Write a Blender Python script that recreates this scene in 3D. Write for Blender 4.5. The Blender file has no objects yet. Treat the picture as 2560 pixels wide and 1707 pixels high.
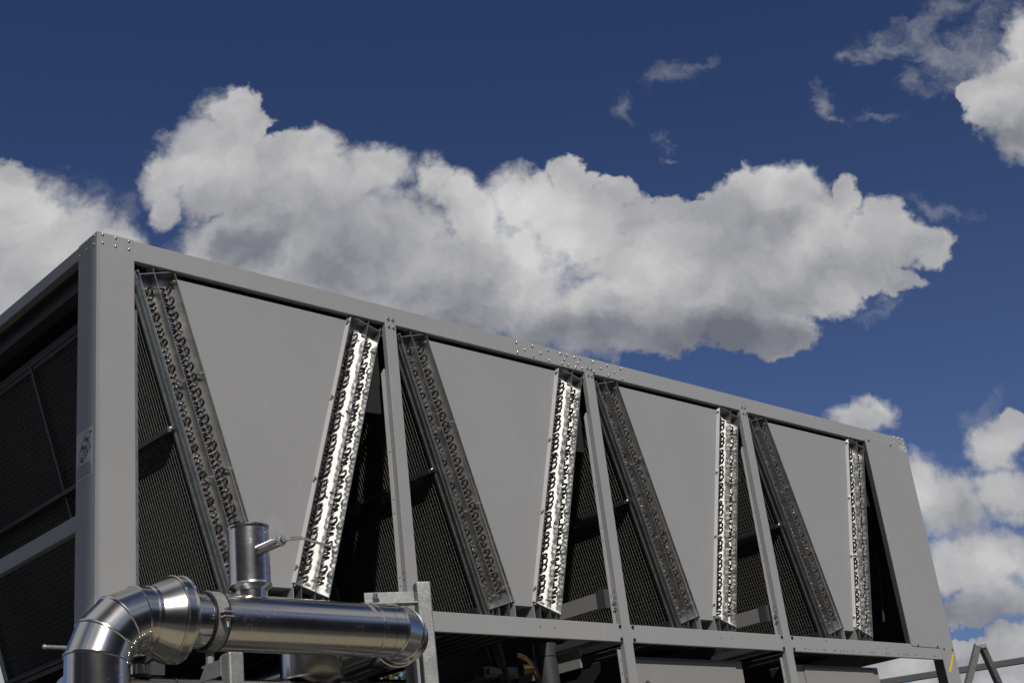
import bpy, math, random
from mathutils import Vector, Matrix

random.seed(7)
sc = bpy.context.scene
COL = sc.collection
PI = math.pi
R = math.radians

# ---------------------------------------------------------------- units
# everything below is written in "u" (1 u = 0.8 m), origin at the top near corner of the chiller
K = 0.8
CZ = 3.65212          # the eye stands this far (u) below the chiller's top edge
EYE = 1.2             # eye height above the roof deck, metres


def W(p):
    return Vector((p[0] * K, p[1] * K, (p[2] + CZ) * K + EYE))


DECK = -CZ - EYE / K  # z (u) of the roof deck

# ---------------------------------------------------------------- camera
RX = Vector((0.7279417396, -0.6762664689, -0.1129800282))
RY = Vector((0.1854053922, 0.3527954257, -0.9171478769))
RZ = Vector((0.6600951933, 0.6466831146, 0.3821979658))
cam = bpy.data.cameras.new("camera")
cam.sensor_width = 36.0
cam.lens = 3340.5 / 2560 * 36
cam.clip_start = 0.05
cam.clip_end = 6000
co = bpy.data.objects.new("camera", cam)
COL.objects.link(co)
m = Matrix((RX, -RY, -RZ)).transposed().to_4x4()
m.translation = W((-3.10199, -6.13369, -3.65212))
co.matrix_world = m
sc.camera = co

# ---------------------------------------------------------------- light
SUN = Vector((-0.3375, -0.7238, 0.6018)).normalized()
sl = bpy.data.lights.new("sun", 'SUN')
sl.energy = 3.0
sl.angle = R(0.53)
sl.color = (1.0, 0.955, 0.89)
so = bpy.data.objects.new("sun", sl)
COL.objects.link(so)
so.location = (-6, -16, 14)
so.rotation_euler = SUN.to_track_quat('Z', 'Y').to_euler()

sc.view_settings.view_transform = 'Standard'
sc.view_settings.look = 'None'
sc.view_settings.gamma = 1
sc.view_settings.exposure = 0

# ---------------------------------------------------------------- sky with cumulus clouds
# blobs in a plane touching the sky towards azimuth (0.714, 0.700): (x, y, rx, ry, turn)
HEAPS = [
    ((-0.5784, -0.0957, 0.0749, 0.686),
     [(-0.2267,0.6693,0.034,0.0257,-8.2),(-0.2135,0.6419,0.0248,0.0366,-8.1),(-0.2418,0.6378,0.039,0.0386,-8.1),(-0.2603,0.6266,0.03,0.0342,-8.0),(-0.28,0.601,0.0263,0.0337,-8.0),(-0.2779,0.5771,0.0174,0.0195,-7.9),(-0.2341,0.5985,0.0524,0.0435,-8.0),(-0.1679,0.6011,0.0454,0.0337,-8.0),(-0.1449,0.6079,0.0279,0.0239,-8.0),(-0.0955,0.5838,0.0346,0.0306,-8.0),(-0.1504,0.5742,0.0898,0.039,-8.0),(-0.0472,0.5703,0.0213,0.0242,-8.0),(-0.0306,0.5536,0.0239,0.0231,-7.9),(-0.1813,0.5265,0.0919,0.049,-7.8),(-0.236,0.534,0.0376,0.0227,-7.8),(-0.1088,0.506,0.1078,0.0782,-7.8),(-0.0202,0.5317,0.0372,0.038,-7.9),(-0.4373,0.5934,0.0599,0.0552,-7.9),(-0.4021,0.5729,0.0524,0.0544,-7.9),(-0.3673,0.5528,0.0519,0.0499,-7.8),(-0.333,0.5367,0.0413,0.0417,-7.8),(-0.4205,0.5074,0.1025,0.093,-7.7),(0.0202,0.5395,0.044,0.0344,-7.9),(0.0667,0.5128,0.0569,0.0452,-7.9),(0.0914,0.4294,0.1104,0.0392,-7.7),(0.0377,0.4276,0.0846,0.0355,-7.6),(-0.0033,0.4694,0.0827,0.0802,-7.7),(-0.3956,0.3304,0.1345,0.1379,-7.2),(-0.3647,0.1872,0.1272,0.0767,-6.9)],
     [(0.0646,0.4063,0.1484,0.0262,-7.6,-0.186),(-0.0234,0.4358,0.0655,0.032,-7.6,-0.09),(-0.0922,0.4814,0.0867,0.0403,-7.7,-0.114),(-0.1632,0.5285,0.068,0.0416,-7.8,-0.066),(-0.2176,0.5254,0.0307,0.0188,-7.8,-0.21),(-0.1823,0.5541,0.0893,0.0192,-7.9,-0.03),(-0.2574,0.5684,0.0381,0.0194,-7.9,-0.075),(-0.0193,0.5239,0.0152,0.034,-7.9,-0.075),(-0.387,0.514,0.0547,0.0262,-7.7,-0.06),(-0.4112,0.5322,0.0207,0.0227,-7.7,-0.045),(-0.0763,0.5942,0.0208,0.0158,-8.0,-0.036),(-0.0483,0.5588,0.0205,0.0232,-7.9,-0.045),(0.0135,0.4708,0.0397,0.0146,-7.7,-0.036),(0.0083,0.5431,0.0509,0.0268,-7.9,0.12),(0.0291,0.5172,0.0504,0.0415,-7.9,0.1),(-0.211,0.52,0.0306,0.0131,-7.8,0.1),(-0.3958,0.5994,0.0634,0.0356,-7.9,0.08),(-0.2271,0.6561,0.0392,0.0246,-8.1,0.03),(-0.0879,0.4517,0.0396,0.0215,-7.7,0.05)],
     [(-0.3719,0.6238,0.0213,0.0121,-43.0),(-0.3437,0.6,0.0246,0.0119,-37.9),(-0.3193,0.5731,0.0209,0.0155,-37.9)], 0.34),
    ((-0.1029, 0.3595, 0.3572, 0.6121),
     [(-0.0955,0.5838,0.0346,0.0306,-8.0),(-0.1504,0.5742,0.0898,0.039,-8.0),(-0.0472,0.5703,0.0213,0.0242,-8.0),(-0.0306,0.5536,0.0239,0.0231,-7.9),(-0.1088,0.506,0.1078,0.0782,-7.8),(-0.0202,0.5317,0.0372,0.038,-7.9),(0.0202,0.5395,0.044,0.0344,-7.9),(0.0702,0.5519,0.0197,0.024,-8.0),(0.0977,0.5357,0.0169,0.0191,-7.9),(0.0667,0.5128,0.0569,0.0452,-7.9),(0.1266,0.5068,0.04,0.0226,-7.9),(0.1337,0.4728,0.0823,0.0441,-7.8),(0.1688,0.4968,0.0265,0.0206,-7.9),(0.2375,0.512,0.0432,0.0342,-7.9),(0.2109,0.4978,0.0397,0.0338,-7.9),(0.2889,0.5025,0.0139,0.0235,-7.9),(0.2613,0.4758,0.0393,0.0371,-7.8),(0.3176,0.483,0.0246,0.0232,-7.9),(0.3305,0.4603,0.0341,0.0266,-7.8),(0.3563,0.4542,0.022,0.0221,-7.8),(0.2361,0.4391,0.0615,0.0361,-7.7),(0.3054,0.4275,0.0354,0.0162,-7.7),(0.1786,0.4176,0.0676,0.0302,-7.7),(0.199,0.3936,0.0383,0.021,-7.6),(0.0914,0.4294,0.1104,0.0392,-7.7),(0.0377,0.4276,0.0846,0.0355,-7.6),(-0.0033,0.4694,0.0827,0.0802,-7.7),(0.455,0.5807,0.0438,0.0464,-8.2),(0.458,0.5463,0.0316,0.0355,-8.1),(0.4197,0.5919,0.0152,0.0162,-8.2),(0.2939,0.4583,0.0423,0.0276,-7.8)],
     [(0.0646,0.4063,0.1484,0.0262,-7.6,-0.186),(-0.0234,0.4358,0.0655,0.032,-7.6,-0.09),(0.1827,0.4296,0.0647,0.0304,-7.7,-0.135),(0.1216,0.4164,0.0839,0.0212,-7.6,-0.06),(-0.0922,0.4814,0.0867,0.0403,-7.7,-0.114),(-0.0193,0.5239,0.0152,0.034,-7.9,-0.075),(0.4435,0.5365,0.0398,0.0274,-8.1,-0.15),(0.2302,0.4894,0.0264,0.0112,-7.9,-0.066),(0.2177,0.4855,0.0296,0.0149,-7.9,-0.045),(0.3205,0.429,0.0386,0.0181,-7.7,-0.105),(0.2763,0.4533,0.026,0.022,-7.8,-0.045),(-0.0763,0.5942,0.0208,0.0158,-8.0,-0.036),(-0.0483,0.5588,0.0205,0.0232,-7.9,-0.045),(0.1997,0.3883,0.0382,0.0174,-7.6,-0.09),(0.0135,0.4708,0.0397,0.0146,-7.7,-0.036),(0.0083,0.5431,0.0509,0.0268,-7.9,0.12),(0.2417,0.5337,0.0368,0.0173,-8.0,0.14),(0.1114,0.4575,0.0852,0.0327,-7.7,0.1),(0.0291,0.5172,0.0504,0.0415,-7.9,0.1),(0.4211,0.5836,0.0203,0.0202,-8.2,0.06),(-0.0879,0.4517,0.0396,0.0215,-7.7,0.05)],
     [(0.314,0.6394,0.0138,0.0091,1.7),(0.413,0.6316,0.0412,0.0312,-8.3),(0.3744,0.6091,0.0154,0.0106,-28.2),(0.4155,0.6031,0.0272,0.0139,-8.2),(0.2858,0.5957,0.0075,0.0209,9.8),(0.2934,0.5769,0.0152,0.0064,-33.1),(0.3274,0.5744,0.021,0.0056,-0.1),(0.1758,0.6412,0.0191,0.0115,16.8),(0.1927,0.6454,0.0157,0.005,21.7),(0.1249,0.6213,0.009,0.0122,-8.2),(0.1516,0.5839,0.0116,0.0055,26.9),(0.1491,0.5703,0.0088,0.0047,11.9),(0.3804,0.4867,0.0196,0.006,-17.9),(0.3615,0.492,0.0197,0.0076,-22.9),(0.3079,0.402,0.0287,0.0078,2.3)], 0.34),
    ((0.1635, 0.4472, 0.0435, 0.3883),
     [(0.2625,0.3118,0.0293,0.0192,-7.4),(0.2804,0.3144,0.0216,0.0166,-7.4),(0.361,0.2757,0.0227,0.0244,-7.3),(0.3803,0.2866,0.0137,0.0148,-7.4),(0.3119,0.239,0.036,0.0268,-7.2),(0.2944,0.2587,0.0272,0.0256,-7.3),(0.3553,0.2398,0.0299,0.0206,-7.2),(0.3276,0.1951,0.053,0.029,-7.1),(0.336,0.1639,0.0407,0.0224,-7.0),(0.3091,0.1553,0.0261,0.0133,-7.0),(0.3103,0.1253,0.0315,0.0101,-6.9),(0.2768,0.1314,0.0173,0.0145,-6.9),(0.3369,0.1026,0.0908,0.0257,-6.9),(0.2413,0.117,0.0258,0.0143,-6.9),(0.3385,0.1312,0.0201,0.0131,-6.9)],
     [(0.3324,0.2254,0.0328,0.0125,-7.2,-0.105),(0.3149,0.1546,0.0435,0.0178,-7.0,-0.165),(0.2992,0.2265,0.0269,0.0187,-7.2,-0.09),(0.3602,0.2033,0.0206,0.0154,-7.1,-0.075),(0.2798,0.3046,0.0338,0.0132,-7.4,-0.09),(0.3214,0.1102,0.0427,0.0143,-6.9,-0.06),(0.2852,0.2189,0.0268,0.0155,-7.2,0.08)],
     [(0.3639,0.3019,0.0184,0.0133,32.6)], 0.34),
    ((0.1779, 0.5204, 0.5868, 0.8814),
     [(0.455,0.5807,0.0438,0.0464,-8.2),(0.4769,0.6248,0.0239,0.0541,-8.3),(0.458,0.5463,0.0316,0.0355,-8.1),(0.4197,0.5919,0.0152,0.0162,-8.2)],
     [(0.4435,0.5365,0.0398,0.0274,-8.1,-0.15),(0.4343,0.6227,0.0273,0.0497,-8.3,-0.045),(0.2417,0.5337,0.0368,0.0173,-8.0,0.14),(0.4211,0.5836,0.0203,0.0202,-8.2,0.06)],
     [(0.3822,0.6649,0.0521,0.0178,15.6),(0.4199,0.6799,0.0488,0.0172,6.6),(0.3399,0.6482,0.026,0.0142,13.7),(0.314,0.6394,0.0138,0.0091,1.7),(0.413,0.6316,0.0412,0.0312,-8.3),(0.3744,0.6091,0.0154,0.0106,-28.2),(0.4155,0.6031,0.0272,0.0139,-8.2),(0.4434,0.6592,0.0242,0.0254,31.6),(0.2858,0.5957,0.0075,0.0209,9.8),(0.2934,0.5769,0.0152,0.0064,-33.1),(0.3274,0.5744,0.021,0.0056,-0.1)], 0.55),
    ((-0.0075, 0.1303, 0.5676, 0.6884),
     [(0.0702,0.5519,0.0197,0.024,-8.0),(0.0977,0.5357,0.0169,0.0191,-7.9),(0.0667,0.5128,0.0569,0.0452,-7.9),(0.1266,0.5068,0.04,0.0226,-7.9),(0.2375,0.512,0.0432,0.0342,-7.9),(0.2109,0.4978,0.0397,0.0338,-7.9)],
     [(0.2417,0.5337,0.0368,0.0173,-8.0,0.14)],
     [(0.2858,0.5957,0.0075,0.0209,9.8),(0.2934,0.5769,0.0152,0.0064,-33.1),(0.1758,0.6412,0.0191,0.0115,16.8),(0.1927,0.6454,0.0157,0.005,21.7),(0.1249,0.6213,0.009,0.0122,-8.2),(0.1516,0.5839,0.0116,0.0055,26.9),(0.1491,0.5703,0.0088,0.0047,11.9)], 0.34),
]




class NT:
    def __init__(s, tree):
        s.t = tree

    def n(s, kind, **kw):
        nd = s.t.nodes.new(kind)
        for k, v in kw.items():
            setattr(nd, k, v)
        return nd

    def l(s, a, b):
        s.t.links.new(a, b)

    def put(s, sock, v):
        if isinstance(v, (int, float, tuple, list)):
            sock.default_value = v
        else:
            s.l(v, sock)

    def m(s, op, a, b=0.0, c=0.0):
        nd = s.n('ShaderNodeMath', operation=op)
        s.put(nd.inputs[0], a)
        s.put(nd.inputs[1], b)
        s.put(nd.inputs[2], c)
        return nd.outputs[0]

    def v(s, op, a, b=(0, 0, 0)):
        nd = s.n('ShaderNodeVectorMath', operation=op)
        s.put(nd.inputs[0], a)
        s.put(nd.inputs[1], b)
        return nd.outputs['Value'] if op in ('DOT_PRODUCT', 'LENGTH') else nd.outputs[0]

    def sm(s, x, a, b, lo=0.0, hi=1.0):
        nd = s.n('ShaderNodeMapRange', interpolation_type='SMOOTHSTEP')
        s.put(nd.inputs[0], x)
        nd.inputs[1].default_value = a
        nd.inputs[2].default_value = b
        nd.inputs[3].default_value = lo
        nd.inputs[4].default_value = hi
        return nd.outputs[0]

    def noise(s, vec, scale, detail=4, rough=0.5, out=0, distortion=0.0, **kw):
        nd = s.n('ShaderNodeTexNoise', **kw)
        nd.inputs['Distortion'].default_value = distortion
        s.put(nd.inputs['Vector'], vec)
        nd.inputs['Scale'].default_value = scale
        nd.inputs['Detail'].default_value = detail
        nd.inputs['Roughness'].default_value = rough
        return nd.outputs[out]

    def mix(s, f, a, b, blend='MIX'):
        nd = s.n('ShaderNodeMix', data_type='RGBA', blend_type=blend)
        s.put(nd.inputs[0], f)
        s.put(nd.inputs[6], a)
        s.put(nd.inputs[7], b)
        return nd.outputs[2]

    def ramp(s, x, stops):
        nd = s.n('ShaderNodeValToRGB')
        e = nd.color_ramp.elements
        while len(e) < len(stops):
            e.new(0.5)
        for i, (p, c) in enumerate(stops):
            e[i].position = p
            e[i].color = c if len(c) == 4 else (*c, 1)
        s.l(x, nd.inputs[0])
        return nd.outputs[0]


def build_world():
    w = bpy.data.worlds.new("World")
    sc.world = w
    w.use_nodes = True
    w.node_tree.nodes.clear()
    T = NT(w.node_tree)
    out = T.n('ShaderNodeOutputWorld')
    tc = T.n('ShaderNodeTexCoord')
    d = T.v('NORMALIZE', tc.outputs['Generated'])
    # clear sky; the lowest degrees are looked up a little higher (the day was clear and dry)
    sky = T.n('ShaderNodeTexSky', sky_type='NISHITA')
    sky.sun_disc = False
    sky.sun_elevation = math.asin(SUN.z)
    sky.sun_rotation = math.atan2(SUN.x, SUN.y)
    sky.altitude = 300
    sky.air_density = 1.0
    sky.dust_density = 0.3
    sky.ozone_density = 2.5
    T.l(T.v('NORMALIZE', T.v('MULTIPLY_ADD', d, (1, 1, 0.85))), sky.inputs[0])
    sky.inputs[0].links[0].from_node.inputs[0].links[0].from_node.inputs[2].default_value = (0, 0, 0.07)
    skc = T.mix(1.0, sky.outputs[0], SKY_TINT, 'MULTIPLY')
    # the clear air pales a little faster towards the horizon than the model's
    skc = T.mix(1.0, skc, T.mix(T.sm(T.v('DOT_PRODUCT', d, (0, 0, 1)), 0.16, 0.60), (1.36, 1.26, 1.18, 1), (0.88, 0.91, 0.92, 1)), 'MULTIPLY')

    F = Vector((0.714, 0.700, 0)).normalized()
    X = Vector((F.y, -F.x, 0))
    f = T.v('DOT_PRODUCT', d, tuple(F))
    fs = T.m('MAXIMUM', f, 0.12)
    px = T.m('DIVIDE', T.v('DOT_PRODUCT', d, tuple(X)), fs)
    py = T.m('DIVIDE', T.v('DOT_PRODUCT', d, (0, 0, 1)), fs)
    comb = T.n('ShaderNodeCombineXYZ')
    T.l(px, comb.inputs[0])
    T.l(py, comb.inputs[1])
    # the cloud deck leans a little: its own axes
    mp = T.n('ShaderNodeMapping', vector_type='TEXTURE')
    T.l(comb.outputs[0], mp.inputs[0])
    mp.inputs[2].default_value = (0, 0, R(TURN))
    p0 = mp.outputs[0]
    sp = T.n('ShaderNodeSeparateXYZ')
    T.l(p0, sp.inputs[0])
    qx, qy = sp.outputs[0], sp.outputs[1]

    def turned(b):
        a = R(-TURN)
        return (b[0] * math.cos(a) - b[1] * math.sin(a), b[0] * math.sin(a) + b[1] * math.cos(a), *b[2:])

    def after(vec, acc):
        # the same point, evaluated after acc (keeps the shader's stack short)
        nd = T.n('ShaderNodeVectorMath', operation='MULTIPLY_ADD')
        T.l(acc, nd.inputs[0])
        nd.inputs[1].default_value = (1e-9, 1e-9, 0)
        T.l(vec, nd.inputs[2])
        return nd.outputs[0]

    def dist(vec, b):
        nd = T.n('ShaderNodeVectorMath', operation='MULTIPLY_ADD')
        T.l(vec, nd.inputs[0])
        nd.inputs[1].default_value = (1 / b[2], 1 / b[3], 0)
        nd.inputs[2].default_value = (-b[0] / b[2], -b[1] / b[3], 0)
        return T.v('LENGTH', nd.outputs[0])

    def warp(vec, amp1, amp2):
        nv = T.noise(vec, 9.0, 2, 0.5, out=1, noise_dimensions='2D')
        nv2 = T.noise(vec, 42.0, 3, 0.6, out=1, noise_dimensions='2D')
        a = T.n('ShaderNodeVectorMath', operation='MULTIPLY_ADD')
        T.l(nv, a.inputs[0])
        a.inputs[1].default_value = (amp1, amp1, 0)
        T.l(vec, a.inputs[2])
        b = T.n('ShaderNodeVectorMath', operation='MULTIPLY_ADD')
        T.l(nv2, b.inputs[0])
        b.inputs[1].default_value = (amp2, amp2, 0)
        T.l(a.outputs[0], b.inputs[2])
        return T.v('SUBTRACT', b.outputs[0], ((amp1 + amp2) / 2, (amp1 + amp2) / 2, 0))

    def cumulus(blobs, shades):
        """alpha and colour of one heap of cumulus"""
        pw = warp(p0, 0.034, 0.022)
        acc = None
        for b in blobs:
            b = turned(b)
            x = dist(pw if acc is None else after(pw, acc), b)
            acc = x if acc is None else T.m('SMOOTH_MIN', acc, x, 0.07)
        nz = T.noise(pw, 19.0, 5, 0.56, noise_dimensions='2D')
        billow = T.m('ABSOLUTE', T.m('MULTIPLY_ADD', nz, 2.0, -1.0))
        fine = T.noise(p0, 75.0, 4, 0.6, noise_dimensions='2D')
        dens = T.m('MULTIPLY_ADD', billow, -0.34, T.m('SUBTRACT', 1.12, acc))
        dens = T.m('MULTIPLY_ADD', fine, 0.36, T.m('SUBTRACT', dens, 0.18))
        soft = T.noise(p0, 6.0, 1, 0.5, noise_dimensions='2D')
        edge = T.sm(soft, 0.38, 0.62, 0.22, 0.60)
        mr = T.n('ShaderNodeMapRange', interpolation_type='SMOOTHSTEP')
        T.l(dens, mr.inputs[0])
        mr.inputs[1].default_value = -0.02
        T.l(edge, mr.inputs[2])
        al = mr.outputs[0]
        # light and shade inside the cloud
        s_acc = None
        for b in shades:
            b = turned(b)
            b = (b[0], b[1], b[2] * 1.45, b[3] * 1.45, b[4], b[5])
            x = dist(after(pw, al if s_acc is None else s_acc), b)
            t = T.n('ShaderNodeMath', operation='MULTIPLY_ADD', use_clamp=True)
            T.l(x, t.inputs[0])
            t.inputs[1].default_value = -1.45
            t.inputs[2].default_value = 1.45
            s_acc = T.m('MULTIPLY_ADD', t.outputs[0], b[5], 0.0 if s_acc is None else s_acc)
        r1 = T.noise(pw, 16.0, 4, 0.5, noise_dimensions='2D')
        r2 = T.noise(T.v('ADD', pw, (0.010, -0.020, 0.0)), 16.0, 4, 0.5, noise_dimensions='2D')
        br = T.m('MULTIPLY_ADD', T.m('SUBTRACT', r1, r2), RELIEF, BASE)
        br = T.m('MULTIPLY_ADD', T.m('SUBTRACT', billow, 0.22), 0.07, br)
        br = T.m('MULTIPLY_ADD', T.m('SUBTRACT', soft, 0.5), 0.22, br)
        br = T.m('ADD', br, s_acc)
        ccol = T.ramp(br, [(0.12, (0.150, 0.160, 0.195)), (0.25, (0.235, 0.243, 0.275)), (0.36, (0.345, 0.350, 0.372)),
                           (0.5, (0.478, 0.478, 0.488)), (0.62, (0.60, 0.60, 0.60)), (0.8, (0.74, 0.735, 0.73))])
        return al, ccol

    def bg(colour):
        b = T.n('ShaderNodeBackground')
        T.put(b.inputs[0], colour)
        return b.outputs[0]

    def choose(fac, a, b):
        mx = T.n('ShaderNodeMixShader')
        T.l(fac, mx.inputs[0])
        T.l(a, mx.inputs[1])
        T.l(b, mx.inputs[2])
        return mx.outputs[0]

    def window(x0, x1, y0, y1):
        a = T.m('MULTIPLY', T.m('GREATER_THAN', qx, x0), T.m('LESS_THAN', qx, x1))
        b = T.m('MULTIPLY', T.m('GREATER_THAN', qy, y0), T.m('LESS_THAN', qy, y1))
        return T.m('MULTIPLY', T.m('MULTIPLY', a, b), T.m('GREATER_THAN', f, 0.3))

    def wisps(blobs, start, amount):
        pw = warp(after(p0, start), 0.06, 0.03)
        acc = None
        for b in blobs:
            b = turned(b)
            mq = T.n('ShaderNodeMapping', vector_type='TEXTURE')
            T.l(pw if acc is None else after(pw, acc), mq.inputs[0])
            mq.inputs[1].default_value = (b[0], b[1], 0)
            mq.inputs[2].default_value = (0, 0, R(b[4] - TURN))
            mq.inputs[3].default_value = (b[2] * 1.25, b[3] * 1.25, 1)
            x = T.v('LENGTH', mq.outputs[0])
            acc = x if acc is None else T.m('SMOOTH_MIN', acc, x, 0.2)
        ws = T.noise(pw, 24.0, 6, 0.66, noise_dimensions='2D')
        wz = T.m('MULTIPLY_ADD', T.m('SUBTRACT', ws, 0.5), 2.6, T.m('SUBTRACT', 1.0, acc))
        return T.m('MULTIPLY', T.sm(wz, -0.1, 1.5), amount)

    # each heap is worked out only inside its own part of the sky
    res = bg(skc)
    for win, blobs, shades, thin, amount in HEAPS:
        al, cc = cumulus(blobs, shades)
        c = skc
        if thin:
            c = T.mix(wisps(thin, al, amount), c, (0.38, 0.385, 0.41, 1))
        res = choose(window(*win), res, bg(T.mix(al, c, cc)))
    # fair-weather clouds over the rest of the sky (seen only mirrored in the polished steel)
    sx = T.n('ShaderNodeSeparateXYZ')
    T.l(d, sx.inputs[0])
    zz = T.m('ADD', T.m('MAXIMUM', sx.outputs[2], 0.0), 0.12)
    cb = T.n('ShaderNodeCombineXYZ')
    T.l(T.m('DIVIDE', sx.outputs[0], zz), cb.inputs[0])
    T.l(T.m('DIVIDE', sx.outputs[1], zz), cb.inputs[1])
    gn = T.noise(cb.outputs[0], 0.75, 5, 0.56, noise_dimensions='2D')
    al = T.m('MULTIPLY', T.sm(gn, 0.42, 0.60), T.sm(f, 0.55, 0.30))
    res = choose(T.m('LESS_THAN', f, 0.56), res, bg(T.mix(al, skc, (0.42, 0.42, 0.435, 1))))
    T.l(res, out.inputs[0])


SKY = 0.05
SKY_TINT = (0.575 * SKY, 0.645 * SKY, 0.935 * SKY, 1)
TURN = -9.3
RELIEF = 0.36
BASE = 0.465
build_world()


# ================================================================ materials
MATS = {}


def mat(name):
    m_ = bpy.data.materials.new(name)
    m_.use_nodes = True
    T = NT(m_.node_tree)
    b = m_.node_tree.nodes["Principled BSDF"]
    MATS[name] = m_
    return m_, T, b


def obj_coord(T):
    tc = T.n('ShaderNodeTexCoord')
    return tc.outputs['Object']


def bump(T, b, h, strength=0.2, dist=0.001):
    n = T.n('ShaderNodeBump')
    n.inputs['Strength'].default_value = strength
    n.inputs['Distance'].default_value = dist
    T.l(h, n.inputs['Height'])
    T.l(n.outputs[0], b.inputs['Normal'])


def paint(name, col, rough=0.42, mottled=0.05, marks=True):
    m_, T, b = mat(name)
    co_ = obj_coord(T)
    big = T.noise(co_, 1.6, 4, 0.6)
    fine = T.noise(co_, 240.0, 3, 0.6)
    v = T.m('MULTIPLY_ADD', T.m('SUBTRACT', big, 0.5), mottled * 3, 1.0)
    v = T.m('MULTIPLY_ADD', T.m('SUBTRACT', fine, 0.5), mottled * 1.2, v)
    if marks:
        # faint wiped dust and rubbed marks
        st = T.v('MULTIPLY', co_, (3.0, 3.0, 0.8))
        d1 = T.noise(st, 3.2, 6, 0.68, distortion=1.2)
        v = T.m('MULTIPLY_ADD', T.sm(d1, 0.58, 0.76), 0.13, v)
        d2 = T.noise(co_, 14.0, 5, 0.7, distortion=0.6)
        v = T.m('MULTIPLY_ADD', T.sm(d2, 0.68, 0.80), 0.10, v)
    c = T.v('SCALE', (*col,))
    T.l(v, c.node.inputs['Scale'])
    T.l(c, b.inputs['Base Color'])
    rg = T.m('MULTIPLY_ADD', T.m('SUBTRACT', big, 0.5), 0.18, rough)
    T.l(rg, b.inputs['Roughness'])
    b.inputs['Specular IOR Level'].default_value = 0.42
    wave = T.noise(co_, 2.6, 2, 0.5)
    bump(T, b, T.m('MULTIPLY_ADD', fine, 0.03, wave), 0.22, 0.012)
    return m_


PAINT = (0.303, 0.306, 0.309)
paint('grey_paint', PAINT)
paint('grey_paint_rail', (0.311, 0.314, 0.317))
paint('fold_glare_paint', (0.46, 0.46, 0.455), 0.3)  # paler than the panel: sun glare on the fold put into its colour
paint('dark_grey_paint', (0.062, 0.064, 0.067), 0.5)
paint('box_paint', (0.262, 0.258, 0.25), 0.5)


def zinc(name, col, rough, spangle=90.0, metal=0.9, cont=0.25, stain=0.0):
    m_, T, b = mat(name)
    co_ = obj_coord(T)
    vo = T.n('ShaderNodeTexVoronoi')
    vo.inputs['Scale'].default_value = spangle
    T.l(co_, vo.inputs['Vector'])
    sp_ = T.n('ShaderNodeSeparateColor')
    T.l(vo.outputs['Color'], sp_.inputs[0])
    nz = T.noise(co_, 14.0, 5, 0.6)
    v = T.m('MULTIPLY_ADD', T.m('SUBTRACT', sp_.outputs[0], 0.5), cont, 1.0)
    v = T.m('MULTIPLY_ADD', T.m('SUBTRACT', nz, 0.5), cont * 1.6, v)
    if stain:
        st = T.noise(co_, 5.0, 4, 0.6)
        v = T.m('MULTIPLY_ADD', T.sm(st, 0.5, 0.75), -stain, v)
    c = T.v('SCALE', (*col,))
    T.l(v, c.node.inputs['Scale'])
    T.l(c, b.inputs['Base Color'])
    b.inputs['Metallic'].default_value = metal
    T.l(T.m('MULTIPLY_ADD', T.m('SUBTRACT', nz, 0.5), 0.25, rough), b.inputs['Roughness'])
    bump(T, b, nz, 0.1, 0.001)
    return m_


zinc('sheet_zinc', (0.50, 0.505, 0.495), 0.40, 60, 0.92, 0.16)
zinc('dull_zinc', (0.335, 0.34, 0.335), 0.50, 150, 0.55, 0.34, 0.12)
zinc('frame_zinc', (0.25, 0.265, 0.265), 0.45, 70, 0.75, 0.25)
zinc('bolt_zinc', (0.70, 0.69, 0.66), 0.28, 200, 1.0, 0.1)


def steel():
    m_, T, b = mat('polished_steel')
    co_ = obj_coord(T)
    n1 = T.noise(co_, 6.0, 5, 0.62)
    n2 = T.noise(co_, 34.0, 6, 0.7, distortion=1.4)
    smear = T.m('MULTIPLY', T.sm(n1, 0.5, 0.72), T.sm(n2, 0.5, 0.7))
    b.inputs['Metallic'].default_value = 1.0
    col = T.mix(T.m('MULTIPLY', smear, 0.6), (0.66, 0.65, 0.625, 1), (0.48, 0.46, 0.41, 1))
    T.l(col, b.inputs['Base Color'])
    r_ = T.m('MULTIPLY_ADD', n1, 0.15, 0.125)
    r_ = T.m('MULTIPLY_ADD', smear, 0.28, r_)
    T.l(r_, b.inputs['Roughness'])
    wav = T.noise(co_, 9.0, 2, 0.5)
    fine = T.noise(T.v('MULTIPLY', co_, (60, 60, 400)), 1.0, 3, 0.6)
    bump(T, b, T.m('MULTIPLY_ADD', fine, 0.02, wav), 0.10, 0.004)


steel()


def metal(name, col, rough, var=0.2):
    m_, T, b = mat(name)
    co_ = obj_coord(T)
    nz = T.noise(co_, 30.0, 4, 0.6)
    v = T.m('MULTIPLY_ADD', T.m('SUBTRACT', nz, 0.5), var * 3, 1.0)
    c = T.v('SCALE', (*col,))
    T.l(v, c.node.inputs['Scale'])
    T.l(c, b.inputs['Base Color'])
    b.inputs['Metallic'].default_value = 1.0
    T.l(T.m('MULTIPLY_ADD', nz, 0.25, rough - 0.1), b.inputs['Roughness'])


metal('copper', (0.105, 0.085, 0.078), 0.40, 0.6)
metal('bright_copper', (0.62, 0.34, 0.20), 0.30, 0.3)
metal('brass', (0.60, 0.42, 0.20), 0.32)


def plain(name, col, rough=0.6, var=0.15, scale=20.0, metallic=0.0):
    m_, T, b = mat(name)
    nz = T.noise(obj_coord(T), scale, 5, 0.6)
    v = T.m('MULTIPLY_ADD', T.m('SUBTRACT', nz, 0.5), var * 2, 1.0)
    c = T.v('SCALE', (*col,))
    T.l(v, c.node.inputs['Scale'])
    T.l(c, b.inputs['Base Color'])
    b.inputs['Roughness'].default_value = rough
    b.inputs['Metallic'].default_value = metallic
    return m_


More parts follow.
